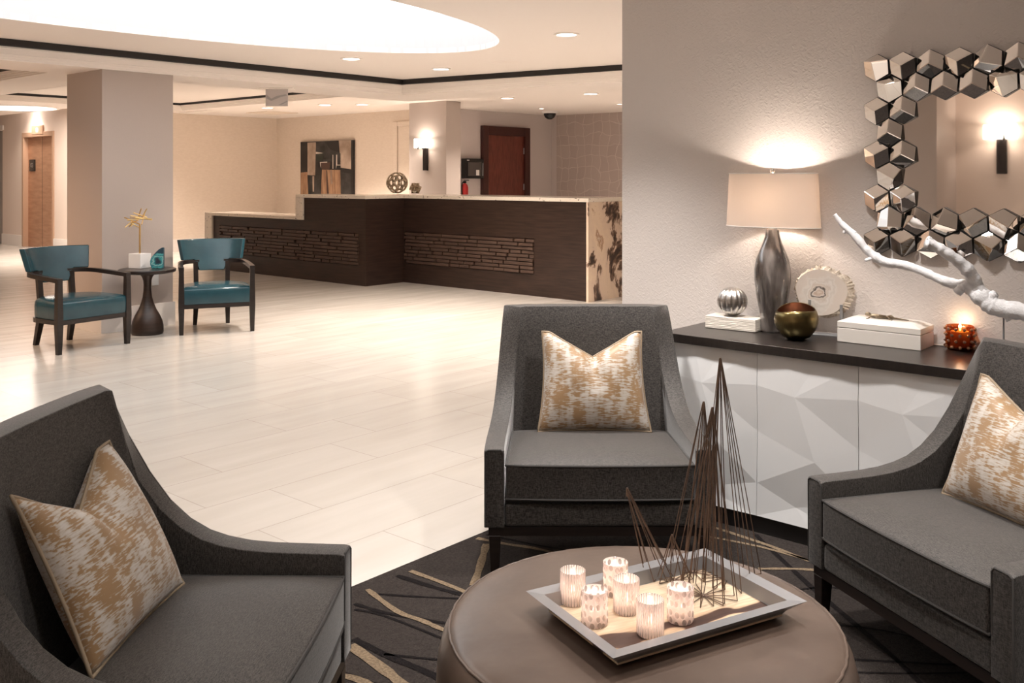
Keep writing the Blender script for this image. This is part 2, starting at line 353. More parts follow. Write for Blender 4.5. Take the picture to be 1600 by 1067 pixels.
def tube(bm, pts, r, n=8, closed=False, cap=True, jit=0):
    pts = [Vector(p) for p in pts]; N = len(pts); rs = r if isinstance(r, (list, tuple)) else [r]*N
    rings = []; up = Vector((0, 0, 1)); prevx = None
    for i, p in enumerate(pts):
        if closed: t = pts[(i+1) % N]-pts[i-1]
        else: t = pts[min(i+1, N-1)]-pts[max(i-1, 0)]
        t.normalize()
        if prevx is None:
            x = t.cross(up)
            if x.length < .05: x = t.cross(Vector((1, 0, 0)))
        else: x = prevx - t*prevx.dot(t)
        x.normalize(); prevx = x; y = t.cross(x)
        ring = []
        for k in range(n):
            a = 2*pi*k/n; rr = rs[i]*(1+random.uniform(-jit, jit))
            ring.append(bm.verts.new(p+x*cos(a)*rr+y*sin(a)*rr))
        rings.append(ring)
    m = N if closed else N-1
    for i in range(m):
        a, b = rings[i], rings[(i+1) % N]
        for k in range(n): bm.faces.new((a[k], a[(k+1) % n], b[(k+1) % n], b[k]))
    if cap and not closed: bm.faces.new(rings[0][::-1]); bm.faces.new(rings[-1])
    return bm
def spline(P, m=6):
    P = [Vector(p) for p in P]; out = []
    for i in range(len(P)-1):
        a, b, c, d = P[max(i-1, 0)], P[i], P[i+1], P[min(i+2, len(P)-1)]
        for j in range(m):
            t = j/m; out.append(.5*((2*b)+(c-a)*t+(2*a-5*b+4*c-d)*t*t+(3*b-a-3*c+d)*t**3))
    out.append(P[-1]); return out
def tag(o, label, cat, group=None, kind=None):
    o['label'] = label; o['category'] = cat
    if group: o['group'] = group
    if kind: o['kind'] = kind
    return o
def thing(name, label, cat, loc=(0, 0, 0), rz=0, group=None):
    o = bpy.data.objects.new(name, None); COL.objects.link(o); o.empty_display_size = .1
    o.location = loc; o.rotation_euler = (0, 0, rz); return tag(o, label, cat, group)
def struct(name, bm, m, parent=None, **k):
    o = mk(name, bm, m, parent, **k)
    if not parent: o['kind'] = 'structure'
    return o
def dup(root, loc, rz, label, group=None):
    r = root.copy(); COL.objects.link(r); r.location = loc; r.rotation_euler = (0, 0, rz); r['label'] = label
    if group: r['group'] = group
    for ch in list(root.children):
        c = ch.copy(); COL.objects.link(c); c.parent = r
        for g in list(ch.children):
            d = g.copy(); COL.objects.link(d); d.parent = c
    return r
def lamp_light(kind, loc, power, col=WARM, parent=None, **k):
    d = bpy.data.lights.new(kind.lower()+'_light', kind); d.energy = power; d.color = col
    for a, b in k.items(): setattr(d, a, b)
    o = bpy.data.objects.new('light', d); COL.objects.link(o); o.location = loc
    if parent: o.parent = parent
    return o

# ------------------------------------------------------------------ room shell
CZ, BZ, TZ = 2.685, 2.445, 2.616       # main ceiling, ring beam soffit, tray ceiling
struct('floor', box(BM(), -3.4, 15.6, -4, 23, -.1, 0), 'floor_tile')
# main ceiling with two openings for the far trays
T2 = (5.82, 9.38, 9.35, 16.3); T3 = (1.0, 4.93, 10.6, 17.0)
b = BM()
for x0, x1, y0, y1 in ((-3.4, 15.6, 9.35, 9.36), (-3.4, 1.0, 9.36, 23), (1.0, 4.93, 9.36, 10.6), (1.0, 4.93, 17, 23), (4.93, 5.82, 9.36, 23), (5.82, 7.75, 16.3, 23),
                       (7.75, 9.38, 16.3, 17.12), (9.38, 15.6, 9.36, 17.12), (8.55, 15.6, 2.6, 9.35)):
    box(b, x0, x1, y0, y1, CZ, CZ+.5)
struct('ceiling', b, 'ceiling_paint')
b = box(BM(), 7.75, 9, 17.12, 23, 3.0, 3.2); struct('ceiling_elevator_lobby', b, 'ceiling_paint')
# ring beam round the big tray and lower ceiling over the seating group
TP = [(-.6, 2.95), (8.72, 2.95), (7.85, 8.6), (-.6, 8.6)]     # tray opening
OP = [(-3.4, 2.95), (9.5, 2.95), (8.62, 9.35), (-3.4, 9.35)]
b = BM()
prism(b, [(-3.4, -4), (15.6, -4), (15.6, 2.95), (-3.4, 2.95)], BZ, BZ+.5)
prism(b, [(8.72, 2.95), (9.5, 2.95), (8.62, 9.35), (7.85, 8.6)], BZ, BZ+.12)
prism(b, [(-3.4, 8.6), (7.85, 8.6), (8.62, 9.35), (-3.4, 9.35)], BZ, BZ+.12)
prism(b, [(-3.4, 2.95), (-.6, 2.95), (-.6, 8.6), (-3.4, 8.6)], BZ, BZ+.12)
# outer bulkhead faces up to the main ceiling
prism(b, [(9.4, 2.95), (9.5, 2.95), (8.62, 9.35), (8.52, 9.25)], BZ+.12, CZ+.1)
prism(b, [(-3.4, 9.25), (8.52, 9.25), (8.62, 9.35), (-3.4, 9.35)], BZ+.12, CZ+.1)
struct('ceiling_ring_beam', b, 'ceiling_paint')
def stepped(poly, z0, steps, name, m='trim_paint'):
    """stepped crown moulding running round the inside of an opening"""
    b = BM(); n = len(poly); cx = sum(p[0] for p in poly)/n; cy = sum(p[1] for p in poly)/n
    def off(d):
        out = []
        for i in range(n):
            p0, p1, p2 = Vector(poly[i-1]), Vector(poly[i]), Vector(poly[(i+1) % n])
            def nrm(a, c):
                t = (c-a).normalized(); q = Vector((-t.y, t.x))
                return q if q.dot(Vector((cx, cy))-a) > 0 else -q
            n1, n2 = nrm(p0, p1), nrm(p1, p2); bis = (n1+n2).normalized(); out.append(p1+bis*d/max(.3, bis.dot(n1)))
        return out
    prof = [(.003, -.002)]
    for dx, dz in steps: prof.append((prof[-1][0]+dx, prof[-1][1])); prof.append((prof[-1][0], prof[-1][1]+dz))
    rings = [[b.verts.new((p.x, p.y, z0+dz)) for p in off(dx)] for dx, dz in prof]
    rings.append([b.verts.new((p.x, p.y, z0+prof[-1][1])) for p in off(-.02)])
    rings.append([b.verts.new((p.x, p.y, z0-.002)) for p in off(-.02)])
    for i in range(len(rings)):
        a, c = rings[i], rings[(i+1) % len(rings)]
        for k in range(n): b.faces.new((a[k], a[(k+1) % n], c[(k+1) % n], c[k]))
    struct(name, b, m)
stepped(TP, BZ, [(.0, .012), (.02, .02), (.012, .018), (.02, .05), (.01, .012)], 'trim_1')
T2P = [(T2[0], T2[2]), (T2[1], T2[2]), (T2[1], T2[3]), (T2[0], T2[3])]
T3P = [(T3[0], T3[2]), (T3[1], T3[2]), (T3[1], T3[3]), (T3[0], T3[3])]
for i, P in enumerate((T2P, T3P)):
    stepped(P, CZ, [(.0, .015), (.03, .02), (.03, .02), (.03, .03)], 'trim_%d' % (i+2))
    x0, x1, y0, y1 = (T2, T3)[i]
    struct('ceiling_tray_%s' % ('far', 'left')[i], box(BM(), x0-.2, x1+.2, y0-.2, y1+.2, CZ+.125, CZ+.2), 'ceiling_paint')
    bb = BM()
    for q in ((x0-.02, x0+.088, y0, y1), (x1-.088, x1+.02, y0, y1), (x0, x1, y0-.02, y0+.088), (x0, x1, y1-.088, y1+.02)): box(bb, *q, CZ+.0855, CZ+.1245)
    struct('trim_%d' % (i+5), bb, 'slot_black')
# black linear slot round the big tray
b = BM()
def strip(p, q, wd, z0, z1):
    p, q = Vector(p), Vector(q); t = (q-p).normalized(); nn = Vector((-t.y, t.x))*wd
    e_ = t*abs(wd); prism(b, [tuple(p-e_), tuple(q+e_), tuple(q+e_+nn), tuple(p-e_+nn)], z0, z1)
strip((7.77, 8.5), (-.5, 8.5), -.04, 2.5575, TZ-.001)
strip((8.66, 2.95), (7.77, 8.5), -.04, 2.5575, TZ-.001)
struct('trim_4', b, 'slot_black')
# metal joiners in the slot
# tray ceiling with the oval opening
OC, OA, OB = (3.275, 6.072), 3.165, 1.386
b = BM(); N = 96
el = [(OC[0]+OA*cos(2*pi*i/N), OC[1]+OB*sin(2*pi*i/N)) for i in range(N)]
def rimpt(a):
    dx, dy = cos(a), sin(a); x0, x1, y0, y1 = -.7, 8.9, 2.9, 8.7; t = 1e9
    if dx > 1e-9: t = min(t, (x1-OC[0])/dx)
    if dx < -1e-9: t = min(t, (x0-OC[0])/dx)
    if dy > 1e-9: t = min(t, (y1-OC[1])/dy)
    if dy < -1e-9: t = min(t, (y0-OC[1])/dy)
    return OC[0]+t*dx, OC[1]+t*dy
angs = sorted([atan2(p[1]-OC[1], p[0]-OC[0]) % (2*pi) for p in el]+[atan2(y-OC[1], x-OC[0]) % (2*pi) for x in (-.7, 8.9) for y in (2.9, 8.7)])
inn, out = [], []
for a in angs:
    r = 1/sqrt((cos(a)/OA)**2+(sin(a)/OB)**2); inn.append(b.verts.new((OC[0]+r*cos(a), OC[1]+r*sin(a), TZ))); x, y = rimpt(a); out.append(b.verts.new((x, y, TZ)))
for i in range(len(angs)):
    j = (i+1) % len(angs); b.faces.new((inn[i], inn[j], out[j], out[i]))
r = bmesh.ops.extrude_face_region(b, geom=list(b.faces)); bmesh.ops.translate(b, vec=(0, 0, .05), verts=[v for v in r['geom'] if isinstance(v, bmesh.types.BMVert)])
struct('ceiling_tray_oval', b, 'ceiling_paint')
b = BM(); lathe(b, [(1.0, TZ+.002), (1.0, TZ+.19), (1.08, TZ+.19), (1.08, TZ+.44)], 128, OC[0], OC[1], OA, OB, close=False)
struct('ceiling_oval_well', b, 'well_white')
b = BM(); lathe(b, [(1.075, TZ+.40), (1.075, TZ+.43)], 96, OC[0], OC[1], OA, OB)
o = mk('luminous_ceiling_oval', b, 'oval_light'); o['kind'] = 'structure'; o.name = 'ceiling_luminous_oval'

# walls
WX = 4.0
struct('wall_lamp', box(BM(), WX, WX+.15, -4, 2.74, 0, BZ), 'wallpaper')
struct('wall_lamp_return', box(BM(), WX+.15, 15.6, 2.59, 2.74, 0, CZ+.1), 'wallpaper')
struct('wall_right', box(BM(), -3.4, WX, -4, -3.9, 0, BZ), 'wall_beige')
struct('wall_left', box(BM(), -3.4, -3.2, -3.9, 23, 0, CZ+.1), 'wall_pink')
struct('wall_pilaster', box(BM(), -3.2, -2.54, 3.21, 4.4, 0, BZ), 'column_paper')
struct('wall_far', box(BM(), -3.4, 9, 22.8, 23, 0, 3.1), 'wall_pink')
EX = 8.28
E0, E1 = onx(37.5, 388, EX).y, onx(82.5, 388, EX).y; EZT = onx(60, 213, EX).z
L0 = onx(4, 300, EX).y
b = BM(); box(b, EX, EX+.3, E0, L0, 0, 3.1); box(b, EX, EX+.3, 17.12, E1, 0, 3.1); box(b, EX, EX+.3, E1, E0, EZT, 3.1)
box(b, EX, EX+.3, L0, 22.8, 2.5, 3.1); box(b, EX+.25, EX+.3, L0, 22.8, 0, 2.5)
struct('wall_elevators', b, 'wall_pink')
WBY, WAX = 17.12, 12.05
struct('wall_back', box(BM(), EX, WAX, WBY, WBY+.15, 0, 3.1), 'wall_beige')
struct('wall_art', box(BM(), WAX, WAX+.15, 12.25, WBY+.15, 0, CZ), 'wall_beige')
struct('wall_office', box(BM(), WAX+.15, 15.2, 12.1, 12.25, 0, CZ), 'wall_grey')
struct('wall_tiled', box(BM(), 15.15, 15.3, 2.74, 12.1, 0, CZ), 'wall_grey')
PT = onx(870.5, 200, 15.14)
struct('wall_tiled_panel', box(BM(), 15.12, 15.15, 2.8, PT.y, 0, CZ), 'tile_wall')
# baseboards
b = BM(); box(b, EX-.02, EX, E0+.06, L0, 0, .23); box(b, EX-.02, EX, WBY, E1-.06, 0, .23); struct('baseboard_elevators', b, 'base_paint')
struct('baseboard_back', box(BM(), EX, WAX, WBY-.02, WBY, 0, .23), 'base_paint')
struct('baseboard_art', box(BM(), WAX-.02, WAX, 12.3, WBY-.02, 0, .23), 'base_paint')
struct('baseboard_left', box(BM(), -3.2, -3.18, -3.9, 3.2, 0, .23), 'base_paint')
# second lift opening at the picture's left edge
struct('door_4', box(BM(), EX+.15, EX+.2, L0-.02, 22.7, 0, 2.45), 'grey_metal')
struct('trim_7', box(BM(), EX-.03, EX+.2, L0-.07, 22.7, 2.45, 2.55), 'base_paint')

# columns
def column(name, x0, x1, y0, y1, zt):
    o = struct(name, box(BM(), x0, x1, y0, y1, 0, zt), 'column_paper')
    struct('baseboard_'+name, box(BM(), x0-.015, x1+.015, y0-.015, y1+.015, 0, .225), 'base_paint')
column('wall_column', 4.17, 4.88, 8.65, 9.37, BZ)
DX, DY = 11.0, 11.0
dc = onx(697.4, 158, DX); dl = onx(639.5, 160, DX); dr = ony(719.5, 159, dc.y)
column('wall_desk_column', DX, dr.x, dc.y, dl.y, CZ)

# doors and elevator
b = BM(); box(b, EX-.02, EX+.12, E1-.07, E1+.006, 0, EZT+.09); box(b, EX-.02, EX+.12, E0-.006, E0+.07, 0, EZT+.09); box(b, EX-.02, EX+.12, E1, E0, EZT-.006, EZT+.09)
d1 = struct('door_1', b, 'elev_frame', bev=.006)
ym = (E0+E1)/2
for y0, y1 in ((E1+.007, ym-.012), (ym+.012, E0-.007)):
    mk('door_panel', box(BM(), EX+.08, EX+.12, y0, y1, 0, EZT), 'bronze_elev', d1, bev=.004)
mk('door_gap', box(BM(), EX+.085, EX+.13, ym-.035, ym+.035, 0, EZT), 'slot_black', d1)
p = onx(50.5, 258.5, EX+.07)
b = BM(); box(b, EX+.06, EX+.08, p.y-.13, p.y+.13, p.z-.12, p.z+.12)
fs = tag(mk('floor_sign', b, 'black_plastic'), 'small black floor number plate on the left leaf of the copper lift', 'sign')
def text(txt, size, m, parent=None, loc=(0, 0, 0), rot=(pi/2, 0, 0), name='lettering', ext=.001):
    c = bpy.data.curves.new(name, 'FONT'); c.body = txt; c.size = size; c.extrude = ext; c.align_x = 'CENTER'; c.align_y = 'CENTER'
    t = bpy.data.objects.new(name, c); COL.objects.link(t)
    dg = bpy.context.evaluated_depsgraph_get(); me = bpy.data.meshes.new_from_object(t.evaluated_get(dg)); bpy.data.objects.remove(t)
    me.materials.clear(); me.materials.append(MT[m]); o = bpy.data.objects.new(name, me); COL.objects.link(o); o.location = loc; o.rotation_euler = rot
    if parent: o.parent = parent
    return o
text('03', .13, 'brushed_silver', fs, (EX+.058, p.y, p.z), (pi/2, 0, -pi/2))
p = onx(58.5, 203, EX-.02)
ci = tag(mk('elevator_call_indicator', box(BM(), EX-.03, EX, p.y-.26, p.y+.26, p.z-.09, p.z+.09), 'elev_frame', bev=.005), 'small brass direction indicator plate above the copper lift doors', 'indicator')
mk('indicator_lamp', lathe(BM(), [(.001, 0), (.05, 0), (.05, .01), (.001, .01)], 16), 'indicator', ci, loc=(EX-.035, p.y, p.z)).rotation_euler = (0, pi/2, 0)
# light door beside desk column (on the art wall)
dA0, dA1 = onx(622, 197, WAX).y, 12.4; zA = onx(622, 197.5, WAX).z
b = BM(); box(b, WAX-.03, WAX, dA0, dA0+.12, 0, zA+.09); box(b, WAX-.03, WAX, dA1, dA0, zA, zA+.09)
d2 = struct('door_2', b, 'wall_beige', bev=.01)
mk('door_leaf', box(BM(), WAX-.012, WAX, dA1, dA0-.02, 0, zA), 'wall_beige', d2)
# red door
q0, q1 = ony(750.5, 196, 12.1), ony(824, 196, 12.1); zt = q0.z
b = BM(); fwd_ = .15
box(b, q0.x, q0.x+fwd_, 12.02, 12.1, 0, zt); box(b, q1.x-fwd_, q1.x, 12.02, 12.1, 0, zt); box(b, q0.x+fwd_, q1.x-fwd_, 12.02, 12.1, zt-.17, zt)
d3 = struct('door_3', b, 'red_frame', bev=.01)
mk('door_leaf', box(BM(), q0.x+fwd_, q1.x-fwd_, 12.07, 12.1, 0, zt-.17), 'red_wood', d3)
b = BM()
for hz in (.4, 1.25, 1.95): tube(b, [(q1.x-fwd_-.012, 12.055, hz-.06), (q1.x-fwd_-.012, 12.055, hz+.06)], .012)
mk('hinge', b, 'brushed', d3)
hb = BM(); tube(hb, spline([(q0.x+.24, 12.07, 1.03), (q0.x+.24, 12.0, 1.03), (q0.x+.36, 11.99, 1.03)]), .012); mk('door_handle', hb, 'brushed', d3)

# wall outlet plate on the column, near the pedestal table
p = ony(242, 437, 8.65)
o = tag(mk('wall_outlet', box(BM(), p.x-.035, p.x+.035, 8.64, 8.65, p.z-.055, p.z+.06), 'white_plastic', bev=.003), 'small white outlet plate on the column behind the pedestal table', 'outlet')

# ------------------------------------------------------------------ ceiling fixtures
def downlight(loc, r, name, label, grp, power, col=WARM, cone=120, lens='lens', spot=True):
    t = thing(name, label, 'ceiling light', loc, 0, grp)
    b = BM(); lathe(b, [(r*1.0, -.012), (r*1.22, -.010), (r*1.25, 0), (r*.98, 0)], 28, close=False); b2 = b
    n = 28
    mk('trim_ring', b, 'trim_paint', t, smooth=True)
    mk('lens', lathe(BM(), [(r*.99, -.006), (r*.99, 0)], 28), lens, t)
    if spot:
        l = lamp_light('SPOT', (0, 0, -.03), power, col, t, spot_size=radians(cone), spot_blend=.8, shadow_soft_size=r)
    return t
G1, G2, G3 = 'recessed downlights in the big tray ceiling', 'recessed downlights over the reception', 'pin spots over the reception'
downlight(at(885, 53, TZ), .085, 'recessed_downlight', 'round recessed downlight in the tray ceiling, nearest the grey lamp wall', G1, LOBBY_W*.9)
downlight(at(549, 91, TZ), .085, 'recessed_downlight', 'round recessed downlight below the oval, leftmost in the tray ceiling', G1, LOBBY_W*1.1)
downlight(at(689, 107, TZ), .085, 'recessed_downlight', 'round recessed downlight in the tray ceiling, between oval tip and slot corner', G1, LOBBY_W*1.3)
for x, y, lb in ((793, 153, 'recessed downlight above the reception desk, first right of the desk column'), (923, 146, 'recessed downlight above the right end of the reception desk'),
                 (418, 168, 'recessed downlight near the hanging sign, above the low counter'), (508, 163.5, 'recessed downlight above the abstract painting')):
    downlight(at(x, y, CZ), .10, 'recessed_downlight', lb, G2, LOBBY_W*(1.5 if x < 600 else 1))
for x, y, lb in ((838, 142, 'tiny pin spot light above the desk, left of the pair near the slot'), (947, 134, 'tiny pin spot light, rightmost beside the black slot'),
                 (846, 169, 'tiny pin spot light beside the black security dome'), (968, 162, 'tiny pin spot light by the edge of the grey lamp wall')):
    downlight(at(x, y, CZ), .045, 'pin_spot', lb, G3, LOBBY_W*.4, cone=70)
# extra lobby lights built as downlights, added unseen beyond frame or behind column
for x, y, z, lb in ((1.2, 4.0, TZ, 'added unseen light in the tray ceiling above the bottom-left armchair'), (7.6, 4.4, TZ, 'added unseen light in the tray ceiling nearest the marble desk end')):
    downlight((x, y, z), .085, 'recessed_downlight', lb, G1, LOBBY_W*(1.1 if x > 5 else .3))
for x, y, lb in ((6.0, 17.0, 'added light near the lifts, unseen behind the big column'), (8.2, 16.7, 'added light close to the beige back wall, unseen behind the big column'), (10.6, 12.6, 'added light, unseen behind the desk column'), (13.3, 8.2, 'added light in front of the tiled wall, hidden by the grey wall')):
    downlight((x, y, CZ), .10, 'recessed_downlight', lb, G2, LOBBY_W*1.3)
downlight((8.0, 20, 3.0), .2, 'recessed_downlight', 'added light in front of the lifts, hidden by the lower ceiling', G2, LOBBY_W*.5)
for x, y, lb in ((2.2, 9.8, 'added warm light, unseen, in the strip of ceiling left of the column'), (.6, 11.5, 'added warm light, unseen, in the ceiling far left of the column')):
    downlight((x, y, CZ), .10, 'recessed_downlight', lb, G2, LOBBY_W*.9, (1, .66, .43), 150)  # added out of view to warm the column's left face
# added fill lights, built as downlights above the chairs, all out of view
SG = 'added fill lights over the seating group'
for x, y, k, lb in ((1.9, 1.2, .55, 'added unseen light straight above the round ottoman'), (2.5, .1, .9, 'added unseen light above the right-hand armchair'), (.9, 1.4, .2, 'added unseen light above the bottom-left armchair, in the low ceiling'),
                    (3.1, 2.6, 1.3, 'added unseen light between the middle armchair and the end of the grey wall'), (3.1, 1.4, .9, 'added unseen light above the sideboard front'), (0.3, .2, .3, 'added unseen light in the low ceiling behind the bottom-left armchair'), (1.4, -1.2, .8, 'added unseen light in the low ceiling, farthest from the lobby'),
                    (3.35, -.6, .6, 'added unseen light beside the far end of the sideboard'), (-2.2, 1.0, 2.6, 'added unseen light for the wall reflected in the honeycomb mirror'), (-1.3, 3.7, 1.2, 'added unseen light near the mirrored wall sconce')):
    downlight((x, y, BZ), .07, 'recessed_downlight', lb, SG, SEAT_W*k, NEUT, 95)
# large luminous fixture far left
p = at(27, 168.5, CZ-.002)
bl = thing('large_round_light', 'big bright round ceiling light near the lifts, far left', 'ceiling light', p)
mk('lens', lathe(BM(), [(.62, -.01), (.62, 0)], 40, sx=1, sy=1.2), 'lens_big', bl)
mk('trim_ring', lathe(BM(), [(.62, -.014), (.66, -.014), (.67, 0), (.62, 0)], 40, sy=1.2, close=False), 'trim_paint', bl, smooth=True)
lamp_light('AREA', (0, 0, -.03), 45, WARM, bl, size=1.0)
# speaker disc, access hatch, sprinkler plate
tag(mk('ceiling_speaker', lathe(BM(), [(.10, -.008), (.14, -.006), (.15, 0), (.10, 0)], 32, close=True), 'ceiling_paint', loc=at(790, 98, TZ), smooth=True), 'flat round speaker cover in the tray ceiling, right of the downlights', 'speaker')
p = at(425, 176, CZ)
tag(mk('access_hatch', box(BM(), -.35, .35, -.35, .35, -.01, 0), 'wall_beige', loc=p), 'square beige access hatch in the ceiling by the back corner', 'hatch')
p = at(312, 174.5, CZ)
tag(mk('air_vent', box(BM(), -.15, .15, -.5, .5, -.012, 0), 'trim_paint', loc=p, bev=.003), 'slim white air vent in the ceiling near the beige back wall', 'vent')
# security dome
p = at(859, 174, CZ)
dm = thing('security_dome', 'small black dome camera on the ceiling left of the tiled wall', 'camera', p)
mk('mount_ring', lathe(BM(), [(.13, -.04), (.15, -.03), (.15, 0)], 28), 'white_plastic', dm, smooth=True)
mk('dome', lathe(BM(), [(.115*cos(a), -.04-.115*sin(a)) for a in [i*pi/16 for i in range(8)]], 28), 'black_plastic', dm, smooth=True)
# hanging exit-style sign plate
p = at(432.5, 137.5, BZ)
es = thing('hanging_sign', 'small mirrored acrylic sign plate hanging from the beam', 'sign', p, radians(-49))
mk('ceiling_canopy', box(BM(), -.19, .19, -.05, .05, -.012, 0), 'trim_paint', es, bev=.004)
mk('sign_plate', box(BM(), -.125, .125, -.006, .006, -.205, -.012), 'sign_face', es, bev=.002)
b = BM()
for P in ([(-.12, -.07), (-.06, -.12), (-.0, -.09), (.1, -.07), (.12, -.085), (.05, -.10), (-.0, -.12), (-.06, -.145), (-.12, -.115)], [(.02, -.19), (.12, -.14), (.12, -.155), (.05, -.19)]):
    vs = [b.verts.new((x, -.0068, z)) for x, z in P]; b.faces.new(vs); vs2 = [b.verts.new((x, -.0060, z)) for x, z in P]; b.faces.new(vs2)
mk('chevron_mark', b, 'grey_metal', es)

# ------------------------------------------------------------------ reception desk
SX = 8.24; RX = 8.92
yC = onx(571.2, 447.4, SX).y; yStep = onx(475.3, 308, SX).y; yEnd = onx(333.4, 335, SX).y; yEnd2 = onx(322.5, 335, SX).y
yR = onx(918.4, 400, RX).y; yJ = onx(835.6, 464, RX).y
zLo, zHi = .885, 1.20
desk = thing('reception_desk', 'long two-level dark wood reception desk with brick-like wood panels', 'desk', (SX, yC, 0))
def L(x): return x-SX
def Ly(y): return y-yC
def dbox(bm, x0, x1, y0, y1, z0, z1): return box(bm, L(x0), L(x1), Ly(y0), Ly(y1), z0, z1)
PZ0, PZ1 = .262, .697
yA0, yA1 = onx(560.8, 400, SX).y, onx(343.2, 400, SX).y
b = BM()
# body with inset recesses: pieces round the panel
def front(bm, X, Y0, Y1, ztop, p0, p1, dep=.5):
    dbox(bm, X+.03, X+dep, Y0, Y1, .0, ztop)
    dbox(bm, X, X+.03, Y0, Y1, .0, PZ0); dbox(bm, X, X+.03, Y0, Y1, PZ1, ztop)
    dbox(bm, X, X+.03, Y0, p0, PZ0, PZ1); dbox(bm, X, X+.03, p1, Y1, PZ0, PZ1)
front(b, SX, yC, yStep+.02, zHi-.046, yA0, yStep+.02)
dbox(b, SX, SX+.03, yStep+.02, yEnd, .0, PZ0); dbox(b, SX, SX+.03, yStep+.02, yEnd, PZ1, zLo-.04); dbox(b, SX+.03, SX+.5, yStep+.02, yEnd, 0, zLo-.04); dbox(b, SX, SX+.03, yA1, yEnd, PZ0, PZ1)
mk('lobby_section', b, 'dark_wood', desk)
b = BM(); p0 = onx(632, 400, RX).y
dbox(b, SX+.5, RX+.55, yC, yC+.03, 0, zHi-.046)
front(b, RX, yJ, yC, zHi-.046, yJ+.01, yC-.01)
dbox(b, RX-.006, RX+.5, yR, yJ, 0, zHi-.046)
mk('front_section', b, 'dark_wood', desk)
def blocks(name, X, Y0, Y1, seed, m='block_wood'):
    rd = random.Random(seed); b = BM(); rows = 9; h = (PZ1-PZ0-.01)/rows
    for r in range(rows):
        y = Y0+.004-rd.uniform(0, .25); z = PZ0+.005+r*h
        while y < Y1:
            wd = rd.choice((.18, .26, .34, .42)); a, c = max(y, Y0+.004), min(y+wd, Y1-.004)
            if c-a > .03:
                dbox(b, X+rd.choice((-.024, -.012, -.002)), X+.03, a, c-.018, z+.0055, z+h-.0055)
            y += wd
    mk(name, b, m, desk)
blocks('block_panel', SX, yA0, yA1, 3); blocks('block_panel', RX, yJ+.01, yC-.01, 9)
b = BM(); dbox(b, SX-.03, SX+.55, yStep-.0, yEnd2, zLo-.045, zLo)
mk('low_counter', b, 'granite_top', desk, bev=.004)
b = BM(); prism(b, [(L(x), Ly(y)) for x, y in ((SX-.03, yStep+.16), (SX+.55, yStep+.16), (SX+.55, yC+.5), (RX+.75, yC+.5), (RX+.75, yR-.03), (RX-.03, yR-.03), (RX-.03, yC-.03), (SX-.03, yC-.03))], zHi-.046, zHi)
mk('high_counter', b, 'granite_top', desk, bev=.004)
b = BM(); dbox(b, SX-.03, SX+.55, yStep+.0, yStep+.16, zLo, zHi-.046)
mk('step_riser', b, 'granite_top', desk)
b = BM(); dbox(b, SX-.03, SX+.55, yEnd, yEnd2, 0, zLo-.045); mk('left_end_panel', b, 'granite_top', desk)
b = BM(); dbox(b, RX-.03, RX+.75, yR-.03, yR, 0, zHi-.046); mk('right_end_panel', b, 'marble', desk)

# orbs on the desk
def goldberg(bm, r, sub=2):
    t = bmesh.new(); bmesh.ops.create_icosphere(t, subdivisions=sub, radius=r); t.faces.ensure_lookup_table()
    vv = [bm.verts.new(f.calc_center_median().normalized()*r) for f in t.faces]
    for v in t.verts:
        fs = list(v.link_faces); nn = v.co.normalized(); c = v.co; x = (fs[0].calc_center_median()-c); x = (x-nn*x.dot(nn)).normalized(); y = nn.cross(x)
        fs.sort(key=lambda f: atan2((f.calc_center_median()-c).dot(y), (f.calc_center_median()-c).dot(x)))
        bm.faces.new([vv[f.index] for f in fs])
    t.free(); return bm
p = onx(620.3, 300, RX+.27)
o = mk('openwork_orb', goldberg(BM(), .148), 'antique_gold', loc=(p.x, p.y, zHi+.163), smooth=True)
wf = o.modifiers.new('wire', 'WIREFRAME'); wf.thickness = .032; wf.use_even_offset = False; wf.use_relative_offset = False
sb_ = o.modifiers.new('s', 'SUBSURF'); sb_.levels = sb_.render_levels = 1
tag(o, 'round openwork antique metal orb on the reception desk corner', 'ornament')
b = BM(); bmesh.ops.create_icosphere(b, subdivisions=1, radius=.074); bmesh.ops.poke(b, faces=list(b.faces), offset=.034)
p = onx(649, 300, RX+.25)
tag(mk('faceted_orb', b, 'antique_gold', loc=(p.x, p.y, zHi+.088)), 'small faceted brass star ornament right of the openwork orb', 'ornament')

# painting
pl, pr = onx(473, 222, WAX), onx(555, 220.5, WAX); ztp = pl.z; zbt = 1.0
pw = pl.y-pr.y; ph = ztp-zbt
pt = thing('abstract_painting', 'large square abstract painting in black, tan and grey on the beige wall', 'painting', (WAX-.056, (pl.y+pr.y)/2, zbt))
mk('canvas', box(BM(), 0, .05, -pw/2, pw/2, 0, ph), 'slot_black', pt)
mat('art_tan', (.27, .19, .14), (.52, .41, .33), 2.5, (1, 1, 1), rough=.6); mat('art_wood', (.26, .14, .08), (.45, .27, .16), 5, (1, 4, .7), rough=.6)
mat('art_char', (.014, .012, .011), (.05, .046, .043), 5, rough=.6); mat('art_cream', (.6, .54, .48), rough=.6); mat('art_brown', (.07, .035, .025), rough=.6); mat('art_green', (.02, .025, .018), rough=.6)
def patch(m, P, lay):   # u,v in picture fractions (u from left, v down) of the visible crop (photo zoom)
    b = BM()
    def cv(u, v): return (-.001*lay, pw/2-(u-145)/(1015-145)*pw, ph-(v-120)/(995-120)*(ztp-onx(514, 303, WAX).z)) 
    a = [b.verts.new(cv(*q)) for q in P]; b.faces.new(a); c = [b.verts.new((0, cv(*q)[1], cv(*q)[2])) for q in P]; b.faces.new(c[::-1])
    for i in range(len(a)): j = (i+1) % len(a); b.faces.new((a[i], a[j], c[j], c[i]))
    return mk('paint_patch', b, m, pt)
Z = 1150
patch('art_tan', [(268, 135), (412, 133), (398, 700), (370, 690), (268, 680)], 1)
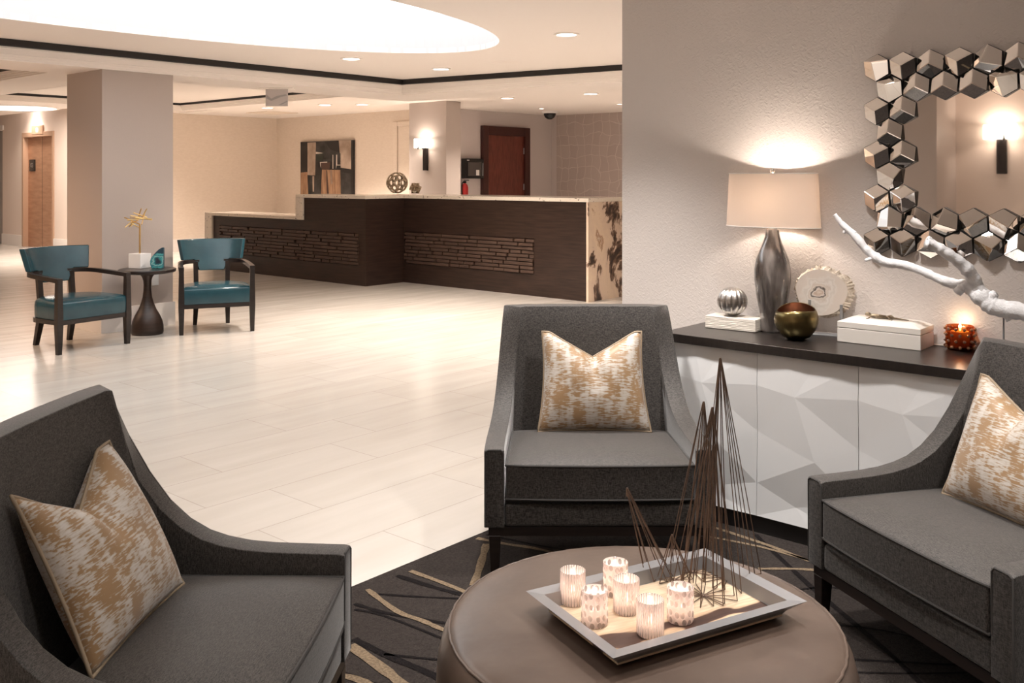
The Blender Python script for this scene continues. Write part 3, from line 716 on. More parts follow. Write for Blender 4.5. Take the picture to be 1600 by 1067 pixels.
patch('art_char', [(412, 130), (560, 128), (650, 260), (820, 330), (820, 470), (690, 460), (412, 460)], 1)
patch('art_tan', [(790, 118), (985, 116), (985, 590), (822, 562)], 1)
patch('art_green', [(412, 330), (530, 320), (530, 450), (412, 450)], 2)
patch('art_cream', [(412, 295), (540, 318), (412, 330)], 3)
patch('art_brown', [(500, 480), (650, 470), (640, 585), (510, 585)], 2)
patch('art_cream', [(480, 465), (600, 462), (600, 478), (495, 480), (495, 560), (485, 520)], 3)
patch('art_wood', [(150, 640), (265, 630), (285, Z), (150, Z)], 2)
patch('art_char', [(270, 685), (370, 690), (490, 680), (490, Z), (285, Z)], 2)
patch('art_tan', [(355, 700), (385, 700), (380, 960), (360, 960)], 3)
patch('art_wood', [(515, 590), (815, 600), (825, Z), (490, Z)], 2)
patch('art_tan', [(650, 600), (680, 600), (690, 830), (660, 830)], 3)
patch('art_brown', [(585, 600), (600, 600), (640, Z), (600, Z)], 3)
patch('art_char', [(830, 640), (985, 660), (985, Z), (830, Z)], 2)
patch('art_cream', [(690, 350), (700, 350), (700, 580), (690, 580)], 3)
patch('art_cream', [(750, 350), (765, 350), (765, 515), (815, 515), (815, 525), (755, 525), (745, 580)], 3)

# sconces
def sconce(loc, rz, label, power):
    t = thing('wall_sconce', label, 'wall light', loc, rz, 'wall sconces')
    mk('back_plate', box(BM(), -.05, .05, -.035, 0, -.37, .04), 'espresso', t, bev=.004)
    mk('arm', box(BM(), -.012, .012, -.09, -.03, -.02, .03), 'espresso', t)
    b = BM(); bt = .155
    for q in ((-.155, .155, -.13, -.126, 0, bt), (-.155, .155, -.034, -.03, 0, bt), (-.155, -.151, -.13, -.03, 0, bt), (.151, .155, -.13, -.03, 0, bt)): box(b, *q)
    mk('glass_shade', b, 'sconce_glow', t)
    mk('finial', lathe(BM(), [(.010, -.02), (.012, 0), (.005, .05)], 12, cx=-.05, cy=-.14), 'espresso', t)
    lamp_light('POINT', (0, -.08, .10), power, WARM, t, shadow_soft_size=.04)
    return t
p = onx(666, 231.5, DX)
sconce((DX, p.y, p.z), -pi/2, 'lit rectangular wall sconce with dark bracket on the column behind the desk', SCONCE_W*2)
sconce((-3.2, 2.74, 1.85), pi/2, 'lit sconce with a dark bracket, seen in the honeycomb mirror', SCONCE_W*1.4)

# alarm panel + extinguisher by the red door
q0, q1 = ony(720.5, 247.5, 12.1), ony(750, 279, 12.1)
al = thing('alarm_panel', 'black wall-mounted fire alarm panel left of the red door', 'control panel', (q0.x, 12.1, q1.z))
W_, H_ = q1.x-q0.x-.02, q0.z-q1.z
mk('case', box(BM(), 0, W_, -.12, 0, 0, H_), 'black_plastic', al, bev=.01)
mk('window', box(BM(), .05, W_-.07, -.125, -.12, .05, H_-.07), 'panel_glass', al)
mk('door_rail', box(BM(), W_-.055, W_-.04, -.14, -.12, .05, H_-.08), 'brushed', al)
mk('notice_card', box(BM(), W_*.55, W_*.72, -.128, -.125, .06, .16), 'white_plastic', al)
mk('badge', box(BM(), .03, .09, -.123, -.12, H_-.04, H_-.025), 'white_plastic', al)
p = ony(725, 293, 12.0)
fe = thing('fire_extinguisher', 'red fire extinguisher on the wall under the black alarm panel', 'extinguisher', (p.x+.01, 11.99, p.z-.33))
mk('cylinder', lathe(BM(), [(.02, 0), (.06, .01), (.065, .04), (.065, .33), (.05, .38), (.02, .41)], 20), 'red_paint', fe, smooth=True)
b = BM(); box(b, -.02, .02, -.02, .02, .41, .45); box(b, -.015, .015, -.09, .01, .455, .47); tube(b, spline([(0, 0, .43), (-.07, 0, .40), (-.075, 0, .2)]), .01)
mk('valve', b, 'black_plastic', fe)

# ------------------------------------------------------------------ rug
YR = 2.62
b = BM(); box(b, .2, 3.56, -2.2, YR, .001, .012)
def rl(P, wd, mi):
    P = [Vector((p.x, p.y, 0)) if isinstance(p, Vector) else Vector((p[0], p[1], 0)) for p in P]
    P = spline(P, 4) if len(P) > 2 else [P[0].lerp(P[1], i/10) for i in range(11)]
    vs = []
    z = .0135 if mi == 1 else .0142
    for i, p in enumerate(P):
        t = (P[min(i+1, len(P)-1)]-P[max(i-1, 0)]).normalized(); nn = Vector((-t.y, t.x, 0)); ww = wd*(1+random.uniform(-.22, .22))/2
        x = [p-nn*ww, p+nn*ww]
        if any(q.x < .21 or q.x > 3.55 or q.y > YR-.005 or q.y < -2.19 for q in x):
            vs.append(None); continue
        vs.append([b.verts.new((q.x, q.y, z)) for q in x])
    for a, c in zip(vs, vs[1:]):
        if a and c: b.faces.new((a[0], a[1], c[1], c[0])).material_index = mi
def g(px, py): return at(px, py, .013)
D, G = 1, 2
rl([g(574, 921), g(620, 955), g(660, 970), g(690, 983), g(760, 1010)], .022, G)
rl([g(641, 892), g(720, 922), g(800, 960)], .020, G)
rl([g(547, 1008), g(605, 1050), g(640, 1080), g(700, 1130)], .034, G)
rl([g(525, 1053), g(570, 1066), g(640, 1105)], .025, G)
rl([g(745, 841), g(790, 850), g(850, 860), g(950, 890)], .020, G)
rl([g(760, 850), g(750, 885), g(740, 915)], .03, G)
rl([g(620, 899), g(680, 918), g(726, 930), g(800, 950)], .022, D)
rl([g(590, 928), g(650, 932), g(714, 935), g(800, 942)], .012, D)
rl([g(554, 943), g(600, 957), g(650, 965), g(692, 973), g(780, 980)], .018, D)
rl([g(554, 952), g(600, 962), g(690, 997), g(760, 1030)], .013, D)
rl([g(553, 998), g(600, 1022), g(680, 1056), g(740, 1090)], .026, D)
rl([g(600, 1022), g(680, 1030), g(760, 1035)], .013, D)
rl([g(528, 1049), g(580, 1066), g(640, 1090)], .014, D)
rl([g(760, 835), g(830, 850), g(900, 862)], .014, D)
rl([g(1115, 824), g(1200, 852), g(1280, 882), g(1330, 893)], .022, G)
rl([g(1105, 838), g(1190, 855), g(1280, 880)], .016, G)
rl([g(1185, 889), g(1240, 889), g(1310, 893)], .018, G)
rl([g(1180, 835), g(1260, 910), g(1330, 970), g(1400, 1030), g(1450, 1080)], .020, D)
rl([g(1290, 975), g(1380, 985), g(1480, 1010)], .010, D)
rl([g(1330, 1030), g(1420, 1035), g(1520, 1040)], .012, D)
rl([g(1320, 1050), g(1440, 1052), g(1560, 1050)], .008, D)
rl([g(1240, 922), g(1300, 918), g(1400, 930)], .010, D)
for i in range(14):
    x0 = random.uniform(.3, 3.4); y0 = random.uniform(-2, .4); a = random.choice((.15, .4, 1.1, 1.3))+random.uniform(-.15, .15)
    rl([(x0, y0), (x0+.8*cos(a), y0+.8*sin(a))], random.choice((.012, .02)), random.choice((D, D, G)))
tag(mk('area_rug', b, ['rug', 'rug_dark', 'rug_gold']), 'dark brown rug with crossing black and gold lines under the armchairs', 'rug')

# ------------------------------------------------------------------ armchairs
def armchair():
    t = thing('armchair', '', 'chair', (0, 0, 0), 0, 'grey swoop-arm armchairs round the ottoman')
    US = [0, .03, .12, .25, .38, .5, .6, .68, .76, .83, .89, .94, .975, 1]
    ZS = [.468, .472, .472, .473, .475, .481, .493, .510, .542, .592, .668, .768, .855, .902]
    T = .072; ZB = .192
    st = []
    def side(sg):
        out = []
        for u, z in zip(US, ZS):
            xo = .415-.03*u*u; yo = .33-.5*u; ln = .225*u*u
            xt = xo-.035*u*u*(z-ZB)/.71
            out.append(((sg*xo, yo), (sg*xt, yo-ln*(z-ZB)), z, (-sg, 0)))
        return out
    R = side(1); Lf = side(-1)[::-1]
    c = .7071
    R[-1] = (*R[-1][:3], (-1, 1)); Lf[0] = (*Lf[0][:3], (1, 1))
    back = []
    for i in range(1, 8):
        s = 1-2*i/8; bow = .018*(1-s*s)
        back.append(((s*.385, -.17-bow), (s*.35, -.17-.225*.71-bow), .905, (0, 1)))
    st = R+back+Lf
    b = BM(); K = 7; rings = []
    for (x0, y0), (x1, y1), z, (nx, ny) in st:
        ring = []
        for k in range(K):
            f = k/(K-1); ring.append(b.verts.new((x0+(x1-x0)*f, y0+(y1-y0)*f, ZB+(z-ZB)*f)))
        for k in range(K-1, -1, -1):
            f = k/(K-1); zz_ = ZB+(z-ZB)*f; ring.append(b.verts.new((x0+(x1-x0)*f+nx*T, max(y0+(y1-y0)*f, -.17-.225*(zz_-ZB)+T) if ny == 0 else y0+(y1-y0)*f+ny*T, zz_)))
        rings.append(ring)
    M2 = 2*K
    for a, c2 in zip(rings, rings[1:]):
        for k in range(M2): b.faces.new((a[k], a[(k+1) % M2], c2[(k+1) % M2], c2[k]))
    for rg in (rings[0], rings[-1]):
        for k in range(K-1): b.faces.new((rg[k], rg[k+1], rg[M2-2-k], rg[M2-1-k]))
    sh = mk('upholstered_shell', b, 'fabric', t, bev=.016, seg=3, ang=50, harden=False)
    # piping on outer top edge and front arm edges
    e = .006; top = []
    for (x0, y0), (x1, y1), z, (nx, ny) in st: top.append((x1+nx*e, y1+ny*e, z-e))
    b = BM(); tube(b, top, .0042, 6)
    for sg in (1, -1):
        xo = .415
        tube(b, [(sg*(xo-.003), .328, ZB+.004), (sg*(xo-.003), .329, .462), (sg*(xo-.015), .329, .470), (sg*(xo-T+.012), .329, .470), (sg*(xo-T+.003), .329, .458), (sg*(xo-T+.003), .328, .30)], .0035, 6)
    mk('piping', b, 'piping', sh, smooth=True)
    # seat cushion
    b = BM(); nx_, ny_ = 22, 16
    def cush(z_lo, z_hi, crown, wf, wb, y0, y1):
        def P(i, j, up):
            u = -1+2*i/nx_; v = -1+2*j/ny_
            wd = wb+(wf-wb)*(v+1)/2; x = u*wd; y = (y0+y1)/2+(y1-y0)/2*v+(.012*(1-u*u) if v > 0 else 0)*v
            z = (z_hi+crown*(1-u**4)*(1-v**4)) if up else z_lo
            return (x, y, z)
        T_ = [[b.verts.new(P(i, j, 1)) for j in range(ny_+1)] for i in range(nx_+1)]
        B_ = [[b.verts.new(P(i, j, 0)) for j in range(ny_+1)] for i in range(nx_+1)]
        for i in range(nx_):
            for j in range(ny_):
                b.faces.new((T_[i][j], T_[i+1][j], T_[i+1][j+1], T_[i][j+1])); b.faces.new((B_[i][j], B_[i][j+1], B_[i+1][j+1], B_[i+1][j]))
        for i in range(nx_):
            b.faces.new((T_[i][0], B_[i][0], B_[i+1][0], T_[i+1][0])); b.faces.new((T_[i][ny_], T_[i+1][ny_], B_[i+1][ny_], B_[i][ny_]))
        for j in range(ny_):
            b.faces.new((T_[0][j], T_[0][j+1], B_[0][j+1], B_[0][j])); b.faces.new((T_[nx_][j], B_[nx_][j], B_[nx_][j+1], T_[nx_][j+1]))
        def edge(zz):
            return [(u*wf, y1+.012*(1-u*u)-.001, zz) for u in [-1+i/8 for i in range(17)]]
        return edge
    ed = cush(.292, .418, .028, .337, .312, -.14, .332)
    cu = mk('seat_cushion', b, 'fabric', t, bev=.010, seg=3, ang=60)
    b = BM()
    for zz in (.415, .295):
        pts = [(-.312, -.13, zz)]+ed(zz)+[(.312, -.13, zz)]
        pts = [(x*1.0, y, z) for x, y, z in pts]; tube(b, pts, .0045, 6)
    mk('piping', b, 'piping', cu, smooth=True)
    b = BM(); box(b, -.343, .343, .27, .325, .192, .278); mk('front_rail', b, 'fabric', t, bev=.014, seg=3)
    b = BM(); box(b, -.34, .34, -.2, .27, .20, .285); mk('seat_deck', b, 'slot_black', t)
    b = BM()
    for q in ((-.40, .40, .285, .318), (-.36, .36, -.19, -.16)): box(b, *q, .158, .191)
    for s in (-1, 1): hexa(b, [(s*.40, .30, .158), (s*.365, .30, .158), (s*.335, -.18, .158), (s*.37, -.18, .158)], [(s*.40, .30, .191), (s*.365, .30, .191), (s*.335, -.18, .191), (s*.37, -.18, .191)])
    mk('base_frame', b, 'espresso', t)
    for s in (-1, 1):
        for y0, y1, xx in ((.298, .302, .377), (-.17, -.235, .345)):
            w0, w1 = .022, .015
            b = BM(); hexa(b, [(s*xx+a*w1, y1+c_*w1, .012) for a, c_ in ((-1, -1), (1, -1), (1, 1), (-1, 1))], [(s*xx+a*w0, y0+c_*w0, .16) for a, c_ in ((-1, -1), (1, -1), (1, 1), (-1, 1))])
            mk('leg', b, 'espresso', t, bev=.003)
    return t
def place(c, front, ang, label):
    f = Vector((cos(radians(ang)), sin(radians(ang)))); ctr = Vector(front)-f*.33
    return (ctr.x, ctr.y, 0), radians(ang-90)
ch = armchair()
spots = [((1.304, 1.74), -53, 'grey armchair at bottom left, turned to the right, nearest the camera'),
         ((2.785, 2.003), -139, 'grey armchair facing the camera behind the ottoman, in front of the white sideboard'),
         ((2.777, .96), 149.2, 'grey armchair at the right edge, facing left past the round ottoman')]
chairs = []
for i, (fr, an, lb) in enumerate(spots):
    loc, rz = place(ch, fr, an, lb)
    if i == 0: ch.location = loc; ch.rotation_euler = (0, 0, rz); ch['label'] = lb; chairs.append(ch)
    else: chairs.append(dup(ch, loc, rz, lb))

# pillows
def pillow(name, label, w=.42, h=.40, th=.075, notch=.095, seed=1, off=0):
    rd = random.Random(seed); n = 30
    b = BM(); G_ = {}
    def P(u, v, s):
        ax, ay = abs(u), abs(v)
        x = u*w/2*(1-.07*(1-v*v))*(1.02-.05*v); z = h/2+v*h/2*(1-.05*(1-u*u))
        V = max(0, 1-abs(u-off)/.85)
        z -= notch*V*((v+1)/2)**2.2
        t = th*(max(0, 1-ax**2.6)**.55)*(max(0, 1-ay**2.6)**.55)
        cr = exp(-((u-off)/.14)**2)*max(0, v)**1.2
        t *= 1-.6*cr
        y = s*t + .006*sin(7*u+seed)*sin(5*v+seed*2)*(1-ax)*(1-ay)
        return Vector((x, y, z))
    for s in (1, -1):
        for i in range(n+1):
            for j in range(n+1):
                u, v = -1+2*i/n, -1+2*j/n
                e = i in (0, n) or j in (0, n)
                if e and s == -1: G_[(i, j, s)] = G_[(i, j, 1)]
                else: G_[(i, j, s)] = b.verts.new(P(u, v, s))
        for i in range(n):
            for j in range(n):
                q = [G_[(i, j, s)], G_[(i+1, j, s)], G_[(i+1, j+1, s)], G_[(i, j+1, s)]]
                b.faces.new(q if s == 1 else q[::-1])
    t = thing(name, label, 'pillow', (0, 0, 0), 0, 'gold and silver patterned pillows on the armchairs')
    mk('cover', b, 'pillow', t, smooth=True, ang=180)
    bp = BM(); loop = [P(-1+2*i/n, -1, 1) for i in range(n)]+[P(1, -1+2*i/n, 1) for i in range(n)]+[P(1-2*i/n, 1, 1) for i in range(n)]+[P(-1, 1-2*i/n, 1) for i in range(n)]
    tube(bp, loop, .0048, 6, closed=True); mk('piping', bp, 'pillow_piping', t, smooth=True, ang=180)
    return t
def seat_pillow(pil, chair, dx, y, z, tilt, spin=0, roll=0):
    m = chair.matrix_basis @ Matrix.Translation((dx, y, z)) @ Matrix.Rotation(spin, 4, 'Z') @ Matrix.Rotation(tilt, 4, 'X') @ Matrix.Rotation(roll, 4, 'Y')
    pil.matrix_basis = m
p1 = pillow('throw_pillow', 'patterned gold and silver pillow with chopped top on the bottom-left armchair', seed=1, notch=.10, off=.15)
p2 = pillow('throw_pillow', 'patterned gold and silver pillow in the middle armchair, facing the camera', seed=2)
p3 = pillow('throw_pillow', 'patterned gold and silver pillow on the armchair at the right edge', seed=3, notch=.08)
seat_pillow(p1, chairs[0], .005, -.045, .438, radians(27))
seat_pillow(p2, chairs[1], -.012, -.035, .438, radians(20))
seat_pillow(p3, chairs[2], -.005, -.035, .438, radians(20))

# ------------------------------------------------------------------ ottoman, tray, candles, spires
OT = (1.889, 1.236)
ot = thing('round_ottoman', 'large round brown leather ottoman in the middle of the armchairs', 'ottoman', (*OT, 0))
def wr(a, z): return 1+(.0014*sin(61*a)+.0012*sin(43*a+1)+.0007*sin(97*a))*exp(-((z-.405)/.02)**2)
prof = [(.38, .035), (.43, .05), (.462, .11), (.478, .19), (.484, .27), (.480, .335), (.470, .375), (.458, .398), (.447, .409), (.440, .413), (.43, .416), (.40, .4195), (.33, .4215), (.2, .422), (.08, .4225), (.001, .4225)]
mk('leather_body', lathe(BM(), prof, 160, fn=wr), 'leather', ot, smooth=True, ang=180)
bb = BM(); tube(bb, [(.4525*wr(a, .405)*cos(a), .4525*wr(a, .405)*sin(a), .4045) for a in [2*pi*i/160 for i in range(160)]], .0042, 6, closed=True)
mk('seam_welt', bb, 'leather', ot, smooth=True, ang=180)
mk('plinth', lathe(BM(), [(.37, .012), (.37, .04)], 60), 'espresso', ot)
TC = (1.919, 1.194); TR = radians(-20.3); tz = .4225
tr = thing('serving_tray', 'rectangular brushed metal tray with wooden inlay on the ottoman', 'tray', (*TC, tz), TR)
def rect(a, c, z): return [(-a, -c, z), (a, -c, z), (a, c, z), (-a, c, z)]
b = BM(); LV = [rect(.272, .180, .046), rect(.240, .148, .043), rect(.234, .142, .012), rect(.228, .136, .0035), rect(.240, .148, .020), rect(.268, .176, .043)]
vs = [[b.verts.new(q) for q in r] for r in LV]
for a in range(5):
    for k in range(4): b.faces.new((vs[a][k], vs[a][(k+1) % 4], vs[a+1][(k+1) % 4], vs[a+1][k]))
for k in range(4): b.faces.new((vs[5][k], vs[5][(k+1) % 4], vs[0][(k+1) % 4], vs[0][k]))
b.faces.new(vs[3])
mk('tray_rim', b, 'brushed', tr)
mk('wooden_inlay', box(BM(), -.232, .232, -.140, .140, .0045, .0115), 'tray_wood', tr)
mk('foot', box(BM(), -.222, .222, -.13, .13, .0, .0034), 'slot_black', tr)
FZ = tz+.0116
def votive(px, py, kind, label):
    p = at(px, py, FZ)
    t = thing('candle_holder', label, 'candle holder', p, random.uniform(0, 6), 'frosted candle holders on the tray')
    R, hh = .0305, .078
    b = BM(); prof = [(.001, .0), (R-.003, .0), (R, .004), (R, hh-.001), (R-.001, hh), (R-.0025, hh-.001), (R-.0025, .006), (.001, .005)]
    lathe(b, prof, 48, close=False); mk('glass', b, kind, t, smooth=True, ang=40)
    w_ = mk('tealight', lathe(BM(), [(.001, .0065), (.019, .0065), (.020, .008), (.020, .021), (.018, .0195), (.001, .019)], 24, close=False), 'wax', t, smooth=True, ang=50)
    fb = BM(); lathe(fb, [(.0004, .021), (.0030, .025), (.0042, .031), (.0028, .040), (.0008, .049)], 12); mk('flame', fb, 'flame', t, smooth=True)
    lamp_light('POINT', (0, 0, .052), CANDLE_W, (1, .86, .76), t, shadow_soft_size=.006)
for a in ((895, 941, 'frost_stripes', 'striped frosted candle glass at the left corner of the tray'), (961.6, 927, 'frost_spots', 'spotted frosted candle glass at the back, nearest the middle armchair'),
          (978.7, 955, 'frost_stripes', 'striped frosted candle glass in the middle of the cluster'), (929, 974, 'frost_spots', 'spotted frosted candle glass front left, in front of the striped one at the corner'),
          (1016, 990, 'frost_stripes', 'striped frosted candle glass at the front edge of the tray'), (1063, 969, 'frost_spots', 'spotted frosted candle glass at the right of the cluster beside the wire spires')): votive(*a)

sc = thing('wire_spire_sculpture', 'brown metal sculpture of tall thin wire spires standing on the tray', 'sculpture', (*TC, FZ))
def spire(apx, hub, rad, nrod, seed, rj=.2, lean=None):
    rd = random.Random(seed); h0 = at(*hub, FZ+.003); hb = Vector(h0)
    d = hb.x*FW[0]+hb.y*FW[1]
    k = (apx[0]-800)/F; ap = Vector((d*(FW[0]+k*RT[0]), d*(FW[1]+k*RT[1]), H-(apx[1]-HZ)*d/F))
    b = BM(); o0 = Vector((*TC, FZ))
    for i in range(nrod):
        a = 2*pi*i/nrod+rd.uniform(-.15, .15); r = rad*(1+rd.uniform(-rj, rj)); ft = hb+Vector((r*cos(a), r*sin(a), 0))
        u = Vector((cos(a), sin(a), 0))*.0022
        tube(b, [ap+u-o0, ap+(ft-ap)*.04+u-o0, ft-o0], .00125, 5); tube(b, [ft-o0, hb-o0], .00125, 5)
    tube(b, [ap+Vector((0, 0, .003))-o0, ap-Vector((0, 0, .018))-o0], [.0026, .0038], 8)
    lathe(b, [(.004, hb.z-o0.z-.002), (.005, hb.z-o0.z+.001), (.002, hb.z-o0.z+.003)], 10, cx=hb.x-o0.x, cy=hb.y-o0.y)
    mk('spire', b, 'wire', sc, smooth=True)
spire((1125.5, 561), (1138, 902), .080, 14, 5)
spire((1099.5, 629), (1083, 893), .062, 12, 6)
spire((1113, 638), (1099, 930), .072, 16, 7)
spire((1050, 837), (1054, 905), .050, 9, 8)
spire((980, 764), (1030, 900), .040, 9, 9)

# ------------------------------------------------------------------ sideboard
SXF = 3.57; ST = .776; PWd = .413; Y0 = 2.197
sbd = thing('sideboard', 'white faceted sideboard with a black top along the grey wall', 'cabinet', (3.78, 1.0, 0))
def sb(bm, x0, x1, y0, y1, z0, z1): return box(bm, x0-3.78, x1-3.78, y0-1.0, y1-1.0, z0, z1)
NP = 6; YE = Y0-PWd*NP
mk('top', sb(BM(), 3.545, 3.995, YE-.03, Y0+.03, ST-.037, ST), 'black_top', sbd, bev=.002)
mk('carcass', sb(BM(), SXF+.02, 3.99, YE, Y0, .076, ST-.037), 'white_lacquer', sbd)
mk('plinth', sb(BM(), SXF+.005, 3.97, YE+.02, Y0-.02, .0, .076), 'slot_black', sbd)
def facet_door(i):
    b = BM(); g_ = .0012
    N_ = {'a': (0, .737, .002), 'b': (0, .607, .010), 'c': (0, .419, .002), 'd': (0, .213, .010), 'e': (0, .080, .016),
          'A': (1, .737, .002), 'B': (1, .607, .010), 'C': (1, .419, .002), 'D': (1, .213, .010), 'E': (1, .080, .016),
          'S': (.40, .583, .024), 'T': (.30, .737, .010), 'U': (.62, .737, .002), 'P': (.60, .344, .028), 'Q': (.40, .147, .006), 'V': (.55, .080, .022)}
    V_ = {k: b.verts.new((SXF-d*.75-3.78, Y0-PWd*(i+min(max(u, g_/PWd), 1-g_/PWd))-1.0, z)) for k, (u, z, d) in N_.items()}
    for f in ('abT', 'bST', 'TSU', 'USA', 'ASB', 'bcS', 'BSC', 'cPS', 'SPC', 'cdP', 'CPD', 'dQP', 'PQD', 'deQ', 'eVQ', 'QVE', 'QED'):
        b.faces.new([V_[k] for k in f])
    # returns to the carcass
    bd = [e for e in b.edges if len(e.link_faces) == 1]
    r = bmesh.ops.extrude_edge_only(b, edges=bd)
    for v in [x for x in r['geom'] if isinstance(x, bmesh.types.BMVert)]: v.co.x = SXF+.02-3.78
    return mk('door', b, 'white_lacquer', sbd)
for i in range(NP): facet_door(i)

# sideboard objects ------------------------------------------------
def lampdef():
    px = 3.88; p = onx(1207, 500, px)
    t = thing('table_lamp', 'lit table lamp with smoked glass base and cream drum shade', 'lamp', (p.x, p.y, ST))
    pr = [(.001, 0), (.050, 0), (.052, .01), (.053, .04), (.060, .10), (.070, .16), (.0785, .225), (.078, .27), (.070, .315), (.055, .352), (.041, .385), (.032, .415), (.0275, .44), (.026, .452), (.001, .452)]
    mk('glass_base', lathe(BM(), pr, 48, close=False), 'smoked_glass', t, smooth=True, ang=180)
    b = BM(); tube(b, [(0, 0, .45), (0, 0, .60)], .009, 10); lathe(b, [(.014, .452), (.014, .47)], 16); mk('lamp_stem', b, 'brushed', t, smooth=True)
    b = BM(); z0, z1 = .457, .688
    R0, R1 = .215, .203
    lathe(b, [(R0, z0), (R1, z1), (R1-.002, z1), (R0-.002, z0)], 64, sx=.48, sy=1, close=False); mk('lamp_shade', b, 'lamp_shade', t, smooth=True, ang=40)
    for v in ():
        pass
    b = BM()
    for z, R in ((z0, R0), (z1, R1)): tube(b, [(R*.48*cos(a), R*sin(a), z) for a in [2*pi*i/64 for i in range(64)]], .0022, 6, closed=True)
    tube(b, [(-R1*.48, 0, z1-.005), (R1*.48, 0, z1-.005)], .002, 6); tube(b, [(0, -R1, z1-.005), (0, R1, z1-.005)], .002, 6)
    mk('shade_wire', b, 'white_plastic', t)
    b = BM(); bmesh.ops.create_uvsphere(b, u_segments=16, v_segments=10, radius=.012, matrix=Matrix.Translation((0, 0, z1+.012))); mk('finial', b, 'chrome', t, smooth=True)
    mk('bulb', lathe(BM(), [(.012, .50), (.028, .54), (.028, .57), (.012, .60)], 20), 'flame_bulb', t, smooth=True)
    lamp_light('POINT', (-.0, 0, .585), LAMP_W, WARM, t, shadow_soft_size=.03)
emis('flame_bulb', (1, .8, .6), 12)
lampdef()
# power cord
p = onx(1207, 500, 3.88)
b = BM(); tube(b, spline([(p.x+.06, p.y, ST+.004), (3.965, p.y-.12, ST+.004), (3.98, p.y-.35, ST+.004), (3.98, p.y-.7, ST+.004)]), .0028, 6)
tag(mk('lamp_cord', b, 'cord', smooth=True), 'thin pale lamp cord lying along the back of the black top', 'cord')

# layered stone block + ribbed ball
p = at(1148, 513.5, ST)
blk = mk('stone_block', box(BM(), -.052, .052, -.118, .118, 0, .055), 'layered_stone', loc=(p.x, p.y, ST+.0005), bev=.003)
blk.rotation_euler = (0, 0, radians(4)); tag(blk, 'layered white stone block under the silver ball', 'stone block')
b = BM(); prof = [(.001+.066*sin(a), .064-.064*cos(a)) for a in [pi*i/24 for i in range(25)]]
lathe(b, prof, 144, fn=lambda a, z: 1-.13*exp(-abs((a*13/(2*pi)) % 1-.5)/.13), close=True)
tag(mk('ribbed_ball', b, 'brushed_silver', loc=(p.x, p.y+.012, ST+.0565), smooth=True, ang=180), 'brushed silver ribbed ball on the layered white block', 'ornament')
# bronze bowl
p = at(1244, 530, ST)
b = BM(); outp = [(.001, 0), (.032, .001), (.056, .013), (.079, .042), (.0885, .072), (.0885, .098), (.083, .118), (.077, .128)]
inp = [(.0745, .127), (.080, .116), (.0845, .097), (.084, .073), (.074, .045), (.05, .018), (.001, .012)]
lathe(b, outp+inp[:1], 64, close=False, mi=0)
lathe(b, inp, 64, close=False, mi=1)
for v in b.verts:
    k_ = (max(0, v.co.z)/.12)**3; a_ = atan2(v.co.y, v.co.x)
    v.co.z += k_*(.007*sin(2*a_+.6)+.14*v.co.x)*.8
tag(mk('bronze_bowl', b, ['bronze_bowl', 'copper_inside'], loc=(p.x, p.y, ST+.0005), smooth=True, ang=180), 'rounded bronze bowl with wavy copper rim in front of the lamp', 'bowl')
# petrified wood slab on its stand
p = onx(1283, 508, 3.935)
ag = thing('petrified_slice', 'cream petrified wood slice standing upright behind the bronze bowl', 'ornament', (p.x, p.y, ST), radians(-90+18))
b = BM(); N3 = 110; rd = random.Random(4); ru, rb = [], []
f1, f2, f3, f4 = [], [], [], []
cz = .181
for i in range(N3):
    a = 2*pi*i/N3; r = .100*(1+.03*sin(3*a+1)+.02*sin(5*a)); rough_ = .010*rd.random()*(1.6 if cos(a) > -.2 and sin(a) > -.6 else .7)
    f1.append(b.verts.new((r*1.04*cos(a), -.012, cz+r*.98*sin(a))))
    r2 = r+.006+rough_; sh_ = .018 if cos(a) > 0 else .006
    f2.append(b.verts.new((r2*1.04*cos(a)+sh_*.6, -.002+rd.uniform(-.004, .004), cz+r2*.98*sin(a))))
    r3 = r+.004+.010*rd.random(); f3.append(b.verts.new((r3*1.04*cos(a)+sh_, .010, cz+r3*.98*sin(a))))
b.faces.new(f1); b.faces.new(f3)
for i in range(N3):
    j = (i+1) % N3
    b.faces.new((f1[i], f1[j], f2[j], f2[i])).material_index = 1; b.faces.new((f2[i], f2[j], f3[j], f3[i])).material_index = 1
mk('slab', b, ['petrified', 'stone_crust'], ag)
b = BM(); box(b, -.09, .12, -.03, .035, 0, .006)
for x in (-.045, .083): box(b, x-.006, x+.006, -.023, -.017, .0, .135 if x > 0 else .15); box(b, x-.006, x+.006, -.021, .026, .070, .075); box(b, x-.006, x+.006, .022, .028, 0, .12)
mk('metal_stand', b, 'brushed', ag, bev=.001)
# white box + lizard
c0, c1, c2 = at(1308, 533.5, ST), at(1438.5, 548.5, ST), at(1464.5, 536, ST)
ax = (Vector(c1)-Vector(c0)); Lb = ax.length; ang = atan2(ax.y, ax.x); dv_ = (Vector(c2)-Vector(c1)).length
bx = thing('keepsake_box', 'white lidded box on the black sideboard top, right of the bronze bowl', 'box', (*Vector(c0).xy, ST), ang)
Wb = .16
mk('box_body', box(BM(), 0, Lb, 0, Wb, 0.0005, .058), 'white_box', bx, bev=.002)
b = BM(); z0, z1, z2 = .060, .083, .100; i_ = .03
vs = [[b.verts.new(q) for q in r] for r in ([(0, 0, z0), (Lb, 0, z0), (Lb, Wb, z0), (0, Wb, z0)], [(0, 0, z1), (Lb, 0, z1), (Lb, Wb, z1), (0, Wb, z1)], [(i_*1.3, i_*.9, z2), (Lb-i_*1.3, i_*.9, z2), (Lb-i_*1.3, Wb-i_*.9, z2), (i_*1.3, Wb-i_*.9, z2)])]
b.faces.new(vs[0][::-1]); b.faces.new(vs[2])
